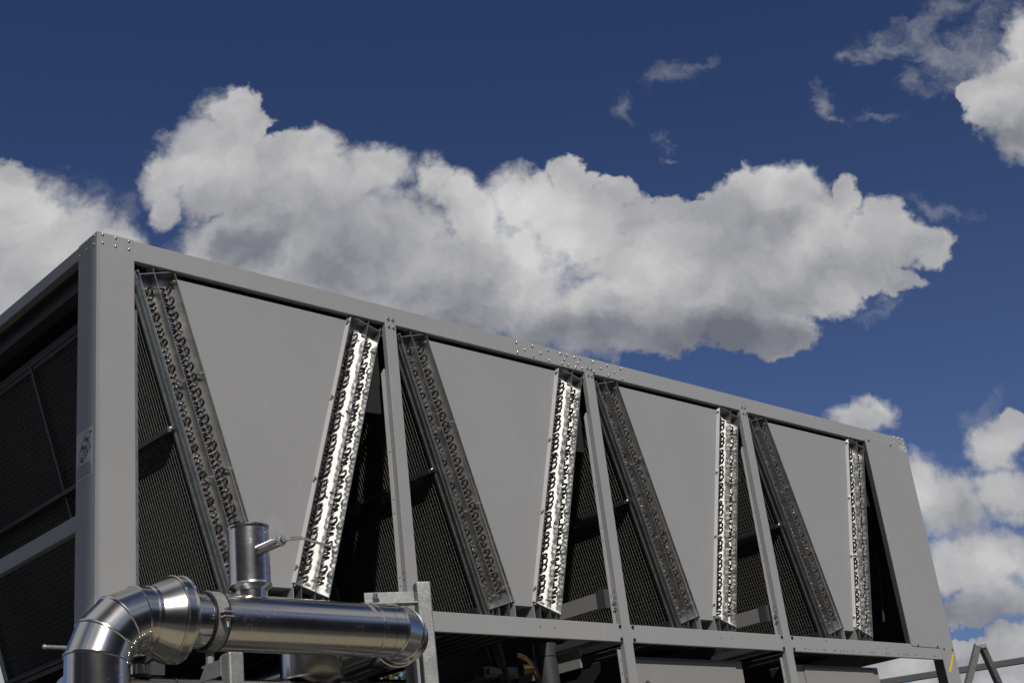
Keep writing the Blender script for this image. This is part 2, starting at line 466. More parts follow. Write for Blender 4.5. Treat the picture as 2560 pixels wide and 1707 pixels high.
plain('coil_fins', (0.007, 0.007, 0.007), 0.8, 0.4, 60)
plain('guard_wire', (0.33, 0.32, 0.295), 0.5, 0.3, 40, 0.3)
plain('black_rubber', (0.012, 0.012, 0.013), 0.5)
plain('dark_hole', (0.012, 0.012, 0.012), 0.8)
plain('label_film', (0.47, 0.50, 0.48), 0.45, 0.08)
plain('label_ink', (0.07, 0.085, 0.09), 0.5)
plain('yellow_film', (0.72, 0.50, 0.035), 0.4, 0.08)
plain('compressor_paint', (0.05, 0.05, 0.055), 0.5)
plain('black_hose', (0.02, 0.02, 0.02), 0.55)
plain('bark', (0.10, 0.075, 0.05), 0.9, 0.4, 12)
plain('dark_cladding', (0.028, 0.029, 0.030), 0.55, 0.2, 3)
plain('grey_render', (0.16, 0.158, 0.15), 0.8)
plain('pale_trim', (0.35, 0.34, 0.32), 0.6)


def leaf():
    m_, T, b = mat('leaves')
    oi = T.n('ShaderNodeNewGeometry')
    rnd = oi.outputs['Random Per Island']
    col = T.ramp(rnd, [(0.0, (0.035, 0.060, 0.014)), (0.5, (0.060, 0.088, 0.020)), (1.0, (0.11, 0.13, 0.035))])
    T.l(col, b.inputs['Base Color'])
    b.inputs['Roughness'].default_value = 0.55


leaf()


def decking():
    m_, T, b = mat('timber_decking')
    co_ = obj_coord(T)
    s_ = T.n('ShaderNodeSeparateXYZ')
    T.l(co_, s_.inputs[0])
    yy = T.m('MULTIPLY', s_.outputs[1], 1 / 0.145)
    fr = T.m('FRACT', yy)
    gap = T.m('LESS_THAN', T.m('ABSOLUTE', T.m('SUBTRACT', fr, 0.5)), 0.455)
    idx = T.m('FLOOR', yy)
    wn = T.n('ShaderNodeTexWhiteNoise', noise_dimensions='1D')
    T.l(idx, wn.inputs['W'])
    gr = T.noise(T.v('MULTIPLY', co_, (1.2, 30, 1)), 2.0, 5, 0.6)
    v = T.m('MULTIPLY_ADD', wn.outputs[0], 0.35, 0.72)
    v = T.m('MULTIPLY_ADD', T.m('SUBTRACT', gr, 0.5), 0.7, v)
    c = T.v('SCALE', (0.42, 0.36, 0.255))
    T.l(v, c.node.inputs['Scale'])
    T.l(T.mix(gap, (0.02, 0.018, 0.015, 1), c), b.inputs['Base Color'])
    b.inputs['Roughness'].default_value = 0.75


decking()


def ground_mat():
    m_, T, b = mat('dry_gravel')
    co_ = obj_coord(T)
    n1 = T.noise(co_, 0.05, 5, 0.6)
    n2 = T.noise(co_, 8.0, 4, 0.7)
    col = T.mix(n1, (0.06, 0.07, 0.035, 1), (0.13, 0.12, 0.08, 1))
    c = T.v('SCALE', col)
    T.l(T.m('MULTIPLY_ADD', n2, 0.5, 0.75), c.node.inputs['Scale'])
    T.l(c, b.inputs['Base Color'])
    b.inputs['Roughness'].default_value = 0.95


ground_mat()
plain('roof_felt', (0.055, 0.054, 0.052), 0.9, 0.3, 6)


# ================================================================ mesh helpers
class MB:
    """collects faces (coordinates in u) and links them as ONE mesh object"""

    def __init__(s):
        s.v = []
        s.f = []

    def add(s, vs, fs):
        o = len(s.v)
        s.v += [tuple(p) for p in vs]
        s.f += [tuple(i + o for i in q) for q in fs]
        return s

    def box(s, x0, x1, y0, y1, z0, z1):
        return s.add([(x0, y0, z0), (x1, y0, z0), (x1, y1, z0), (x0, y1, z0), (x0, y0, z1), (x1, y0, z1), (x1, y1, z1), (x0, y1, z1)],
                     [(3, 2, 1, 0), (4, 5, 6, 7), (0, 1, 5, 4), (1, 2, 6, 5), (2, 3, 7, 6), (3, 0, 4, 7)])

    def obox(s, c, ax, ay, az, sx, sy, sz):
        """box centred at c with half sizes along three axes"""
        c, ax, ay, az = Vector(c), Vector(ax).normalized(), Vector(ay).normalized(), Vector(az).normalized()
        vs = []
        for k in (-1, 1):
            for (i, j) in ((-1, -1), (1, -1), (1, 1), (-1, 1)):
                vs.append(c + ax * sx * i + ay * sy * j + az * sz * k)
        fs = [(3, 2, 1, 0), (4, 5, 6, 7), (0, 1, 5, 4), (1, 2, 6, 5), (2, 3, 7, 6), (3, 0, 4, 7)]
        if ax.cross(ay).dot(az) < 0:
            fs = [q[::-1] for q in fs]
        return s.add(vs, fs)

    def bar(s, a, b, wid, up, thick):
        """straight bar from a to b; up = direction of thickness"""
        a, b, up = Vector(a), Vector(b), Vector(up)
        d = (b - a)
        side = d.cross(up)
        return s.obox((a + b) / 2, d, side, side.cross(d), d.length / 2, wid / 2, thick / 2)

    def prism(s, poly, ext):
        """polygon (points in 3-D, in order) swept by the vector ext"""
        n = len(poly)
        ext = Vector(ext)
        a = [Vector(p) for p in poly]
        b = [p + ext for p in a]
        nrm = Vector((0, 0, 0))
        for i in range(n):
            nrm += a[i].cross(a[(i + 1) % n])
        fs = [tuple(range(n))[::-1], tuple(range(n, 2 * n))] + [(i, (i + 1) % n, n + (i + 1) % n, n + i) for i in range(n)]
        if nrm.dot(ext) < 0:
            fs = [q[::-1] for q in fs]
        return s.add(a + b, fs)

    def tube(s, pts, rad, n=16, caps=True, planes=None):
        """round tube through pts; rad = number or list; mitred at the corners"""
        pts = [Vector(p) for p in pts]
        if not isinstance(rad, (list, tuple)):
            rad = [rad] * len(pts)
        rings = []
        t0 = (pts[1] - pts[0]).normalized()
        ref = Vector((0, 0, 1)) if abs(t0.z) < 0.9 else Vector((0, 1, 0))
        u = t0.cross(ref).normalized()
        for i, p in enumerate(pts):
            if i == 0:
                t, tin = t0, t0
            else:
                tin = (p - pts[i - 1]).normalized()
                t = tin
                if i < len(pts) - 1:
                    tout = (pts[i + 1] - p).normalized()
                    t = (tin + tout).normalized() if (tin + tout).length > 1e-6 else tin
            pl = planes[i] if planes and planes[i] is not None else t
            pl = Vector(pl).normalized()
            u = (u - tin * u.dot(tin)).normalized()
            w_ = tin.cross(u)
            ring = []
            for k in range(n):
                a = 2 * PI * k / n
                off = (u * math.cos(a) + w_ * math.sin(a)) * rad[i]
                den = tin.dot(pl)
                q = off - tin * (off.dot(pl) / den) if abs(den) > 1e-6 else off
                ring.append(p + q)
            rings.append(ring)
        vs = [q for r_ in rings for q in r_]
        fs = []
        for i in range(len(rings) - 1):
            for k in range(n):
                k2 = (k + 1) % n
                fs.append((i * n + k, i * n + k2, (i + 1) * n + k2, (i + 1) * n + k))
        if caps:
            fs.append(tuple(range(n))[::-1])
            fs.append(tuple((len(rings) - 1) * n + k for k in range(n)))
        return s.add(vs, fs)

    def dome(s, c, nrm, rad, h, n=10):
        nrm = Vector(nrm).normalized()
        ref = Vector((0, 0, 1)) if abs(nrm.z) < 0.9 else Vector((1, 0, 0))
        u = nrm.cross(ref).normalized()
        w_ = nrm.cross(u)
        c = Vector(c)
        vs = []
        lv = 4
        for j in range(lv):
            a = PI / 2 * j / lv
            for k in range(n):
                b = 2 * PI * k / n
                vs.append(c + (u * math.cos(b) + w_ * math.sin(b)) * rad * math.cos(a) + nrm * h * math.sin(a))
        vs.append(c + nrm * h)
        fs = []
        for j in range(lv - 1):
            for k in range(n):
                k2 = (k + 1) % n
                fs.append((j * n + k, j * n + k2, (j + 1) * n + k2, (j + 1) * n + k))
        for k in range(n):
            fs.append(((lv - 1) * n + k, (lv - 1) * n + (k + 1) % n, lv * n))
        fl = (u.cross(w_)).dot(nrm) < 0
        return s.add(vs, [q[::-1] for q in fs] if fl else fs)

    def hexhead(s, c, nrm, rad, h, n=6):
        nrm = Vector(nrm).normalized()
        return s.tube([Vector(c), Vector(c) + nrm * h], rad, n)

    def build(s, name, material, parent=None, smooth=False, bevel=0.0, base=None):
        root = parent
        while root is not None and root.parent is not None:
            root = root.parent
        o_ = Vector(base) if base is not None else (root.location.copy() if root is not None else Vector((0, 0, 0)))
        me = bpy.data.meshes.new(name)
        me.from_pydata([W(p) - o_ for p in s.v], [], s.f)
        me.materials.append(MATS[material])
        me.update()
        if smooth:
            me.shade_smooth()
            me.set_sharp_from_angle(angle=R(35))
        ob = bpy.data.objects.new(name, me)
        COL.objects.link(ob)
        if parent is not None:
            ob.parent = parent
        if base is not None and parent is None:
            ob.location = o_
        if bevel:
            bv = ob.modifiers.new("bevel", 'BEVEL')
            bv.width = bevel * K
            bv.segments = 2
            bv.limit_method = 'ANGLE'
            bv.angle_limit = R(50)
        return ob


def tag(o, label=None, cat=None, group=None, kind=None):
    if label:
        o['label'] = label
    if cat:
        o['category'] = cat
    if group:
        o['group'] = group
    if kind:
        o['kind'] = kind
    return o


def thing(name, label, cat, base, group=None):
    e = bpy.data.objects.new(name, None)
    e.empty_display_size = 0.2
    COL.objects.link(e)
    e.location = W(base)
    bpy.context.view_layer.update()
    return tag(e, label, cat, group)


def repeat(ob, parent, delta):
    """a copy of one part, moved by delta (u)"""
    c = ob.copy()
    COL.objects.link(c)
    c.parent = parent
    c.location = ob.location + Vector(delta) * K
    return c


# ================================================================ setting
g_ = 700.0
gm = MB()
gm.add([(-g_, -g_, 0), (g_, -g_, 0), (g_, g_, 0), (-g_, g_, 0)], [(0, 1, 2, 3)])
gm.v = [(x, y, DECK - 0.2) for x, y, z in gm.v]
tag(gm.build('ground', 'dry_gravel'), kind='structure')
dm = MB().box(-14, 24, -18, 12, DECK - 0.15, DECK)
tag(dm.build('roof_deck', 'roof_felt'), kind='structure')
wk = MB().box(-6, 12, -3.6, -1.0, DECK + 0.004, DECK + 0.05)
tag(wk.build('walkway', 'timber_decking'), kind='structure')

# ================================================================ the chiller
PIT = 1.8805               # pitch of the V modules
XE = 8.371                 # far end of the frame
YB = 2.88                  # depth of the frame
YE = 2.80
ZB = -3.1                  # underside of the base frame
ch = thing('air_cooled_chiller', 'long grey rooftop chiller with four V-shaped coil bays and galvanised coil ends', 'chiller',
           (XE / 2, YB / 2, DECK))

t_ = 0.012                 # sheet thickness


def corner_post(x, y, sx, sy):
    """folded angle: a face along x and a face along y"""
    w1, w2 = 0.2265, 0.2205
    b = MB()
    poly = [(x, y, ZB), (x + sx * w1, y, ZB), (x + sx * w1, y + sy * t_, ZB), (x + sx * t_, y + sy * t_, ZB),
            (x + sx * t_, y + sy * w2, ZB), (x, y + sy * w2, ZB)]
    b.prism(poly, (0, 0, -ZB + 0.002))
    return b


posts = {}
for nm, a in dict(near=(0, -0.003, 1, 1), far=(XE, -0.003, -1, 1), backn=(0, YB + 0.003, 1, -1), backf=(XE, YB + 0.003, -1, -1)).items():
    posts[nm] = corner_post(*a).build('corner_post', 'grey_paint', ch, bevel=0.004)
# return flange with screws on the inner edge of the near corner post
fl = MB().box(0.2268, 0.250, 0.014, 0.024, -2.9, -0.42)
flo = fl.build('inner_flange', 'frame_zinc', posts['near'])

rv = MB().dome((0, 0, 0), (0, -1, 0), 0.0098, 0.0085)
rvs = None


def rivet_at(parent, x, z, first=[None]):
    if first[0] is None:
        b = MB().dome((x, -0.003, z), (0, -1, 0), 0.0092, 0.0085, 12)
        o_ = b.build('rivet', 'bolt_zinc', parent, smooth=True)
        first[0] = (o_, x, z)
        return o_
    o_, x0, z0 = first[0]
    return repeat(o_, parent, (x - x0, 0, z - z0))


for z in (-0.0145, -0.066):
    for x in (0.033, 0.1105, 0.191):
        rivet_at(posts['near'], x, z)
    for x in (8.182, 8.264, 8.342):
        rivet_at(posts['far'], x, z + 0.005)
er = None
for z in (-0.013, -0.067):
    for y in (0.032, 0.1125, 0.1935):
        if er is None:
            er = MB().dome((0, y, z), (-1, 0, 0), 0.0092, 0.0085, 12).build('rivet', 'bolt_zinc', posts['near'], smooth=True)
            er0 = (y, z)
        else:
            repeat(er, posts['near'], (0, y - er0[0], z - er0[1]))

# ---- top rails (channels: a face, a lip below, a lip above)
ZT = -0.127


def channel_x(x0, x1, y, s, z0, z1, dep, mt='grey_paint_rail'):
    b = MB()
    poly = [(x0, y, z1), (x0, y, z0), (x0, y + s * dep, z0), (x0, y + s * dep, z0 + 0.010), (x0, y + s * t_, z0 + 0.010),
            (x0, y + s * t_, z1 - 0.010), (x0, y + s * dep * 1.6, z1 - 0.010), (x0, y + s * dep * 1.6, z1)]
    b.prism(poly, (x1 - x0, 0, 0))
    return b


top_rail = channel_x(0.2235, XE - 0.2235, 0, 1, ZT, 0, 0.03).build('top_rail', 'grey_paint_rail', ch, bevel=0.004)
channel_x(0.2235, XE - 0.2235, YB, -1, ZT, 0, 0.03).build('top_rail', 'grey_paint_rail', ch, bevel=0.004)
for (x, z) in [(3.197, -.0265), (3.356, -.0265), (3.514, -.0265), (3.275, -.0665), (3.432, -.0665), (3.198, -.105), (3.356, -.105), (3.513, -.105),
               (3.644, -.0265), (3.71, -.0265), (3.791, -.0265), (3.855, -.0265), (3.678, -.066), (3.822, -.066), (3.646, -.105), (3.711, -.105),
               (3.79, -.106), (3.856, -.106), (3.986, -.0265), (4.145, -.0265), (4.3, -.0265), (4.065, -.0665), (4.223, -.0665), (3.986, -.107),
               (4.146, -.106), (4.303, -.105)]:
    rivet_at(top_rail, x, z)
# inner lip seen as a thin bright line under the rail
MB().box(0.262, XE - 0.24, 0.031, 0.036, ZT - 0.006, ZT + 0.004).build('rail_lip', 'sheet_zinc', top_rail)


def channel_y(y0, y1, x, s, z0, z1, dep, name='end_rail'):
    b = MB()
    poly = [(x, y0, z1), (x, y0, z0), (x + s * dep, y0, z0), (x + s * dep, y0, z0 + 0.010), (x + s * t_, y0, z0 + 0.010),
            (x + s * t_, y0, z1 - 0.010), (x + s * dep, y0, z1 - 0.010), (x + s * dep, y0, z1)]
    b.prism(poly, (0, y1 - y0, 0))
    return b.build(name, 'grey_paint_rail', ch, bevel=0.004)


channel_y(0.218, YB - 0.218, 0.003, 1, -0.083, -0.003, 0.05)
channel_y(0.218, YB - 0.218, XE - 0.003, -1, -0.083, -0.003, 0.05)
channel_y(0.218, YB - 0.218, 0.003, 1, -1.656, -1.566, 0.04)
channel_y(0.218, YB - 0.218, 0.003, 1, ZB, ZB + 0.2, 0.05)
channel_y(0.218, YB - 0.218, XE - 0.003, -1, ZB, ZB + 0.2, 0.05)
# fan deck on top, closed sheet with a stepped edge
dk = MB().box(0.06, XE - 0.06, 0.052, YB - 0.052, -0.060, -0.048)
dk.box(0.10, 0.112, 0.24, YB - 0.24, -0.17, -0.0605)
dk.box(0.1125, 0.20, 0.24, YB - 0.24, -0.152, -0.14)
dk.build('fan_deck', 'dark_grey_paint', ch)

# ---- intermediate posts: face, side web and a flange folded back
PX = [(2.0080, 2.0965), (3.8860, 3.9780), (5.7580, 5.8550)]
ZR, ZRB = -2.0, -2.1237


def mid_post(xl, xr, y, s):
    b = MB()
    prof = [(xl, 0), (xr, 0), (xr, 0.04), (xr - t_, 0.04), (xr - t_, t_), (xl + t_, t_), (xl + t_, 0.04 + t_), (xl - 0.0005, 0.04 + t_), (xl - 0.0005, 0.04)]
    # main folded strip (no flange) full height
    b.prism([(p[0], y + s * (p[1] - 0.002), ZB) for p in [(xl, 0), (xr, 0), (xr, 0.045), (xr - t_, 0.045), (xr - t_, t_), (xl + t_, t_), (xl + t_, 0.040), (xl, 0.040)]],
            (0, 0, -ZB - 0.082))
    # flange with a clipped corner above, and again below the bottom rail
    yf = y + s * 0.0405
    b.prism([(xl - 0.030, yf, ZR), (xl + 0.02, yf, ZR), (xl + 0.02, yf, -0.435), (xl - 0.006, yf, -0.435), (xl - 0.030, yf, -0.475)], (0, s * 0.008, 0))
    b.prism([(xl - 0.030, yf, ZB), (xl + 0.02, yf, ZB), (xl + 0.02, yf, -2.166), (xl - 0.030, yf, -2.166)], (0, s * 0.008, 0))
    return b


hole0 = None
for i, (xl, xr) in enumerate(PX):
    po = mid_post(xl, xr, 0, 1).build('post', 'grey_paint', ch, bevel=0.003)
    mid_post(xl, xr, YB, -1).build('post', 'grey_paint', ch, bevel=0.003)
    xm = (xl + xr) / 2
    for (dx, z) in ((-0.018, -0.0935), (0.019, -0.0945), (-0.017, -0.1475), (0.020, -0.1485)):
        b = MB().hexhead((xm + dx, -0.002, z), (0, -1, 0), 0.0125, 0.003, 14)
        b.hexhead((xm + dx, -0.005, z), (0, -1, 0), 0.0088, 0.010, 6)
        b.build('bolt', 'bolt_zinc', po)
    for (x, y, z, nx) in ((xl - 0.016, 0.0400, -1.00, 0), (xl - 0.016, 0.0400, -1.31, 0), (xl - 0.016, 0.0400, -1.40, 0), (xl - 0.016, 0.0400, -1.80, 0), (xl - 0.016, 0.0400, -1.85, 0),
                          (xl - 0.016, 0.0400, -2.24, 0), (xl - 0.016, 0.0400, -2.33, 0)):
        MB().tube([(x, y - 0.0002, z), (x, y - 0.0022, z)], 0.0042, 8).build('screw_hole', 'dark_hole', po)
    for z in (-1.77, -1.815, -2.37, -2.39):
        MB().tube([(xl - 0.0004, 0.02, z), (xl - 0.0024, 0.02, z)], 0.0042, 8).build('screw_hole', 'dark_hole', po)
    if i > 0:
        for z in (-1.845, -1.89):
            b = MB().hexhead((xl - 0.001, 0.02, z), (-1, 0, 0), 0.009, 0.004, 12)
            b.hexhead((xl - 0.005, 0.02, z), (-1, 0, 0), 0.0062, 0.02, 6)
            b.build('bolt', 'bolt_zinc', po)

# ---- bottom rails, one length per bay
bay = [0.2275] + [p for q in PX for p in q] + [8.1435]
random.seed(3)
for i in range(4):
    x0, x1 = bay[2 * i] + 0.0008, bay[2 * i + 1] - 0.0008
    if i == 3:
        x1 = XE - 0.2275
    br = channel_x(x0, x1, 0.0, 1, ZRB, ZR, 0.03).build('bottom_rail', 'grey_paint_rail', ch, bevel=0.004)
    channel_x(x0, x1, YB, -1, ZRB, ZR, 0.03).build('bottom_rail', 'grey_paint_rail', ch, bevel=0.004)
    for (x, z) in ((x0 + 0.020, ZR - 0.018), (x0 + 0.020, ZRB + 0.018), (x1 - 0.018, ZR - 0.018), (x1 - 0.018, ZRB + 0.018)):
        if 0.5 < x < 8.0:
            MB().tube([(x, -0.0005, z), (x, -0.006, z)], 0.0125, 14).build('bolt', 'black_rubber', br)
    xm = (x0 + x1) / 2 + 0.17
    holes = [(xm - 0.065, ZR - 0.055), (xm + 0.065, ZR - 0.055)]
    if i == 3:
        rows = [(6.02, 0), (6.045, 0), (6.085, -.006), (6.19, -.004), (6.285, 0), (6.30, -.008), (6.312, .001), (6.42, -.008), (6.432, -.002), (6.458, 0), (6.52, -.008),
                (6.555, 0), (6.58, 0), (6.625, -.006), (6.69, 0), (6.717, 0), (6.81, -.006), (6.975, 0), (7.005, 0), (7.035, -.006), (7.2, -.006), (7.22, 0), (7.25, 0), (7.4, -.004),
                (7.49, -.003), (7.52, 0), (7.545, 0), (7.58, -.006), (7.67, 0), (7.70, -.004), (7.83, -.005), (7.98, 0), (8.01, 0), (8.03, 0)]
        holes += [(x, ZRB + 0.028 + dz) for x, dz in rows] + [(6.35, ZR - 0.02), (6.0, ZR - 0.02)]
    for (x, z) in holes:
        MB().tube([(x, -0.0005, z), (x, -0.0025, z)], 0.0042, 8).build('screw_hole', 'dark_hole', br)

# ---- the end panel beside the last coil and its return
ep = MB()
ep.prism([(7.645, -0.006, -2.0), (7.665, -0.006, -2.022), (8.138, -0.006, -2.022), (8.138, -0.006, -0.088), (7.645, -0.006, -0.088)], (0, 0.010, 0))
epo = ep.build('end_panel', 'grey_paint', ch, bevel=0.003)
MB().box(7.646, 7.658, 0.005, 0.045, -2.0, -0.13).build('panel_return', 'dark_grey_paint', epo)
for (x, z) in ((7.70, -0.118), (8.08, -0.112), (7.75, -2.012), (8.08, -2.012)):
    b = MB().tube([(x, -0.0065, z), (x, -0.012, z)], 0.010, 8)
    b.build('screw', 'dark_grey_paint', epo)
for (x, z) in ((8.19, -2.03), (8.335, -2.03)):
    MB().tube([(x, -0.0035, z), (x, -0.009, z)], 0.010, 8).build('screw', 'dark_grey_paint', posts['far'])
# dark sheet behind the last gap, a hose hanging in it
MB().box(8.13, 8.142, 0.10, YB - 0.24, -1.995, -0.065).build('inner_wall', 'dark_grey_paint', ch)
MB().box(7.20, 8.12, 0.09, YE, -2.03, -2.005).build('drip_sill', 'dark_hole', ch)
hp = [(7.72 + 0.13 * math.sin(PI * k / 12.0), 0.26, -0.55 - 1.2 * k / 12.0) for k in range(13)]
MB().tube(hp, 0.012, 8).build('hose', 'black_hose', ch, smooth=True)

# ---- labels
lb = MB().box(-0.0012, -0.0003, 0.030, 0.209, -1.398, -1.131)
# the drawing on the label: an outline of the unit seen from above its corner, lines of small print below
lbo = lb.build('label_plate', 'label_film', posts['near'])
ink = MB()


def stroke(y0, z0, y1, z1, wd=0.0035):
    ink.bar((-0.0016, y0, z0), (-0.0016, y1, z1), wd, (-1, 0, 0), 0.0006)


def blot(y, z, r_):
    ink.tube([(-0.0013, y, z), (-0.0019, y, z)], r_, 12)


for a in ((.170, -1.235, .110, -1.155), (.110, -1.155, .098, -1.145), (.098, -1.145, .050, -1.160), (.170, -1.235, .128, -1.250), (.128, -1.250, .060, -1.172),
          (.170, -1.235, .172, -1.290), (.128, -1.250, .126, -1.300), (.172, -1.290, .126, -1.300), (.120, -1.245, .108, -1.285), (.108, -1.285, .096, -1.225),
          (.096, -1.225, .088, -1.270), (.088, -1.270, .074, -1.200), (.074, -1.200, .060, -1.258), (.060, -1.258, .056, -1.180), (.120, -1.290, .040, -1.235),
          (.172, -1.300, .190, -1.315), (.126, -1.305, .136, -1.330), (.165, -1.255, .132, -1.265), (.166, -1.268, .130, -1.278)):
    stroke(*a)
for a in ((.110, -1.185, .013), (.086, -1.190, .013), (.145, -1.222, .014), (.120, -1.228, .014), (.052, -1.160, .010), (.148, -1.288, .015)):
    blot(*a)
for k in range(11):
    z = -1.318 - k * 0.0068
    y0, y1 = (0.200, 0.055) if k < 4 else (0.203, 0.040)
    yy = y0
    random.seed(20 + k)
    while yy > y1:
        ln = random.uniform(0.008, 0.03)
        stroke(yy, z, max(yy - ln, y1), z, 0.0026)
        yy -= ln + 0.004
ink.build('label_print', 'label_ink', lbo)
l2 = MB().box(8.243, 8.366, -0.0045, -0.0033, -0.143, -0.083)
l2o = l2.build('label_plate', 'label_film', posts['far'])
i2 = MB()
for (x0, x1, z, h) in ((8.25, 8.30, -.092, .004), (8.25, 8.30, -.106, .005), (8.25, 8.33, -.120, .004), (8.25, 8.31, -.133, .004)):
    i2.box(x0, x1, -0.0052, -0.0046, z - h, z)
i2.tube([(8.337, -0.0046, -0.106), (8.337, -0.0052, -0.106)], 0.014, 14)
i2.build('label_print', 'box_paint', l2o)
MB().prism([(8.326, -0.0034, -2.062), (8.352, -0.0034, -2.068), (8.216, -0.0034, -2.236), (8.186, -0.0034, -2.230)], (0, -0.0012, 0)).build('warning_sticker', 'yellow_film', posts['far'])

# ================================================================ the coil bays
TH = math.atan(0.302)
CT, ST = math.cos(TH), math.sin(TH)
XM = 1.119                 # middle of a bay (local)
LEN = 1.85
WA, WB = 0.100, 0.236      # dividing walls across the slab
Y0, Y1 = 0.014, 0.078      # front edge of the walls, tube sheet
YE = 2.80


class Slab:
    """coordinates along one leaning coil: s down the slope, t from the outer to the inner face, y into the depth"""

    def __init__(s, x0, mirror):
        s.x0 = x0
        s.m = mirror

    def p(s, sl, t, y):
        x = 0.2632 + ST * sl + CT * t
        z = -0.1925 - CT * sl + ST * t
        if s.m:
            x = 2 * XM - x
        return (s.x0 + x, y, z)

    def plate(s, b, s0, s1, t0, t1, y0, y1):
        q = [s.p(s0, t0, y0), s.p(s0, t1, y0), s.p(s1, t1, y0), s.p(s1, t0, y0)]
        b.prism(q, (0, y1 - y0, 0))


def bend(b, sl, P, Q, yb, n=6, rad=0.0070):
    """U-bend between two tube ends P=(s,t), Q=(s,t)"""
    a, c = Vector(sl.p(P[0], P[1], yb)), Vector(sl.p(Q[0], Q[1], yb))
    mid = (a + c) / 2
    h = (c - a) / 2
    r_ = h.length
    pts = [a, a + Vector((0, -0.020, 0))]
    for k in range(1, 8):
        an = PI * k / 8
        pts.append(mid - h * math.cos(an) + Vector((0, -0.020 - r_ * math.sin(an) * 0.95, 0)))
    pts += [c + Vector((0, -0.020, 0)), c]
    b.tube(pts, rad, n, caps=False)


def bends_of(side):
    """pairs of tube positions that are joined on this tube sheet; the two sides are piped differently"""
    tp = 0.0312
    ra = (0.034, 0.070)
    rb = (WA + 0.022, WA + 0.056, WA + 0.092)
    out_ = []
    s = 0.075
    k = 0
    while s < LEN - 0.16:
        # outer bank, five pitches to a pattern
        if side == 0:
            out_ += [((s, ra[1]), (s + tp, ra[1])), ((s + 0.4 * tp, ra[0]), (s + 1.4 * tp, ra[0])), ((s + 2.0 * tp, ra[1]), (s + 2.4 * tp, ra[0])),
                     ((s + 3.0 * tp, ra[1]), (s + 3.4 * tp, ra[0])), ((s + 4.0 * tp, ra[1]), (s + 4.4 * tp, ra[0]))]
        else:
            out_ += [((s, ra[1]), (s + 1.3 * tp, ra[1])), ((s + 0.5 * tp, ra[0]), (s + 1.5 * tp, ra[0])), ((s + 2.2 * tp, ra[1]), (s + 2.0 * tp, ra[0])),
                     ((s + 3.2 * tp, ra[1]), (s + 3.0 * tp, ra[0])), ((s + 4.2 * tp, ra[1]), (s + 4.0 * tp, ra[0]))]
        # inner bank, three rows
        if side == 0:
            out_ += [((s, rb[2]), (s + 1.1 * tp, rb[2])), ((s + 2.0 * tp, rb[2]), (s + 3.1 * tp, rb[2])), ((s + 4.0 * tp, rb[2]), (s + 4.4 * tp, rb[1]))]
            out_ += [((s + j * tp, rb[0]), (s + (j + 0.5) * tp, rb[1])) for j in (0.2, 1.2, 2.2, 3.2)]
        else:
            rc = (WA + 0.048, WA + 0.080, WA + 0.114)
            out_ += [((s + j * tp, rc[2]), (s + (j + 1.0) * tp, rc[1])) for j in (0, 1, 2, 3)] + [((s + 4.2 * tp, rc[2]), (s + 4.1 * tp, rc[1]))]
            out_ += [((s + j * tp, rc[0]), (s + (j + 1.2) * tp, rc[0])) for j in (0.3, 1.6)] + [((s + 3.1 * tp, rc[0]), (s + 3.6 * tp, rc[1])), ((s + 4.1 * tp, rc[0]), (s + 4.9 * tp, rc[0]))]
        s += 5 * tp
        k += 1
    return out_


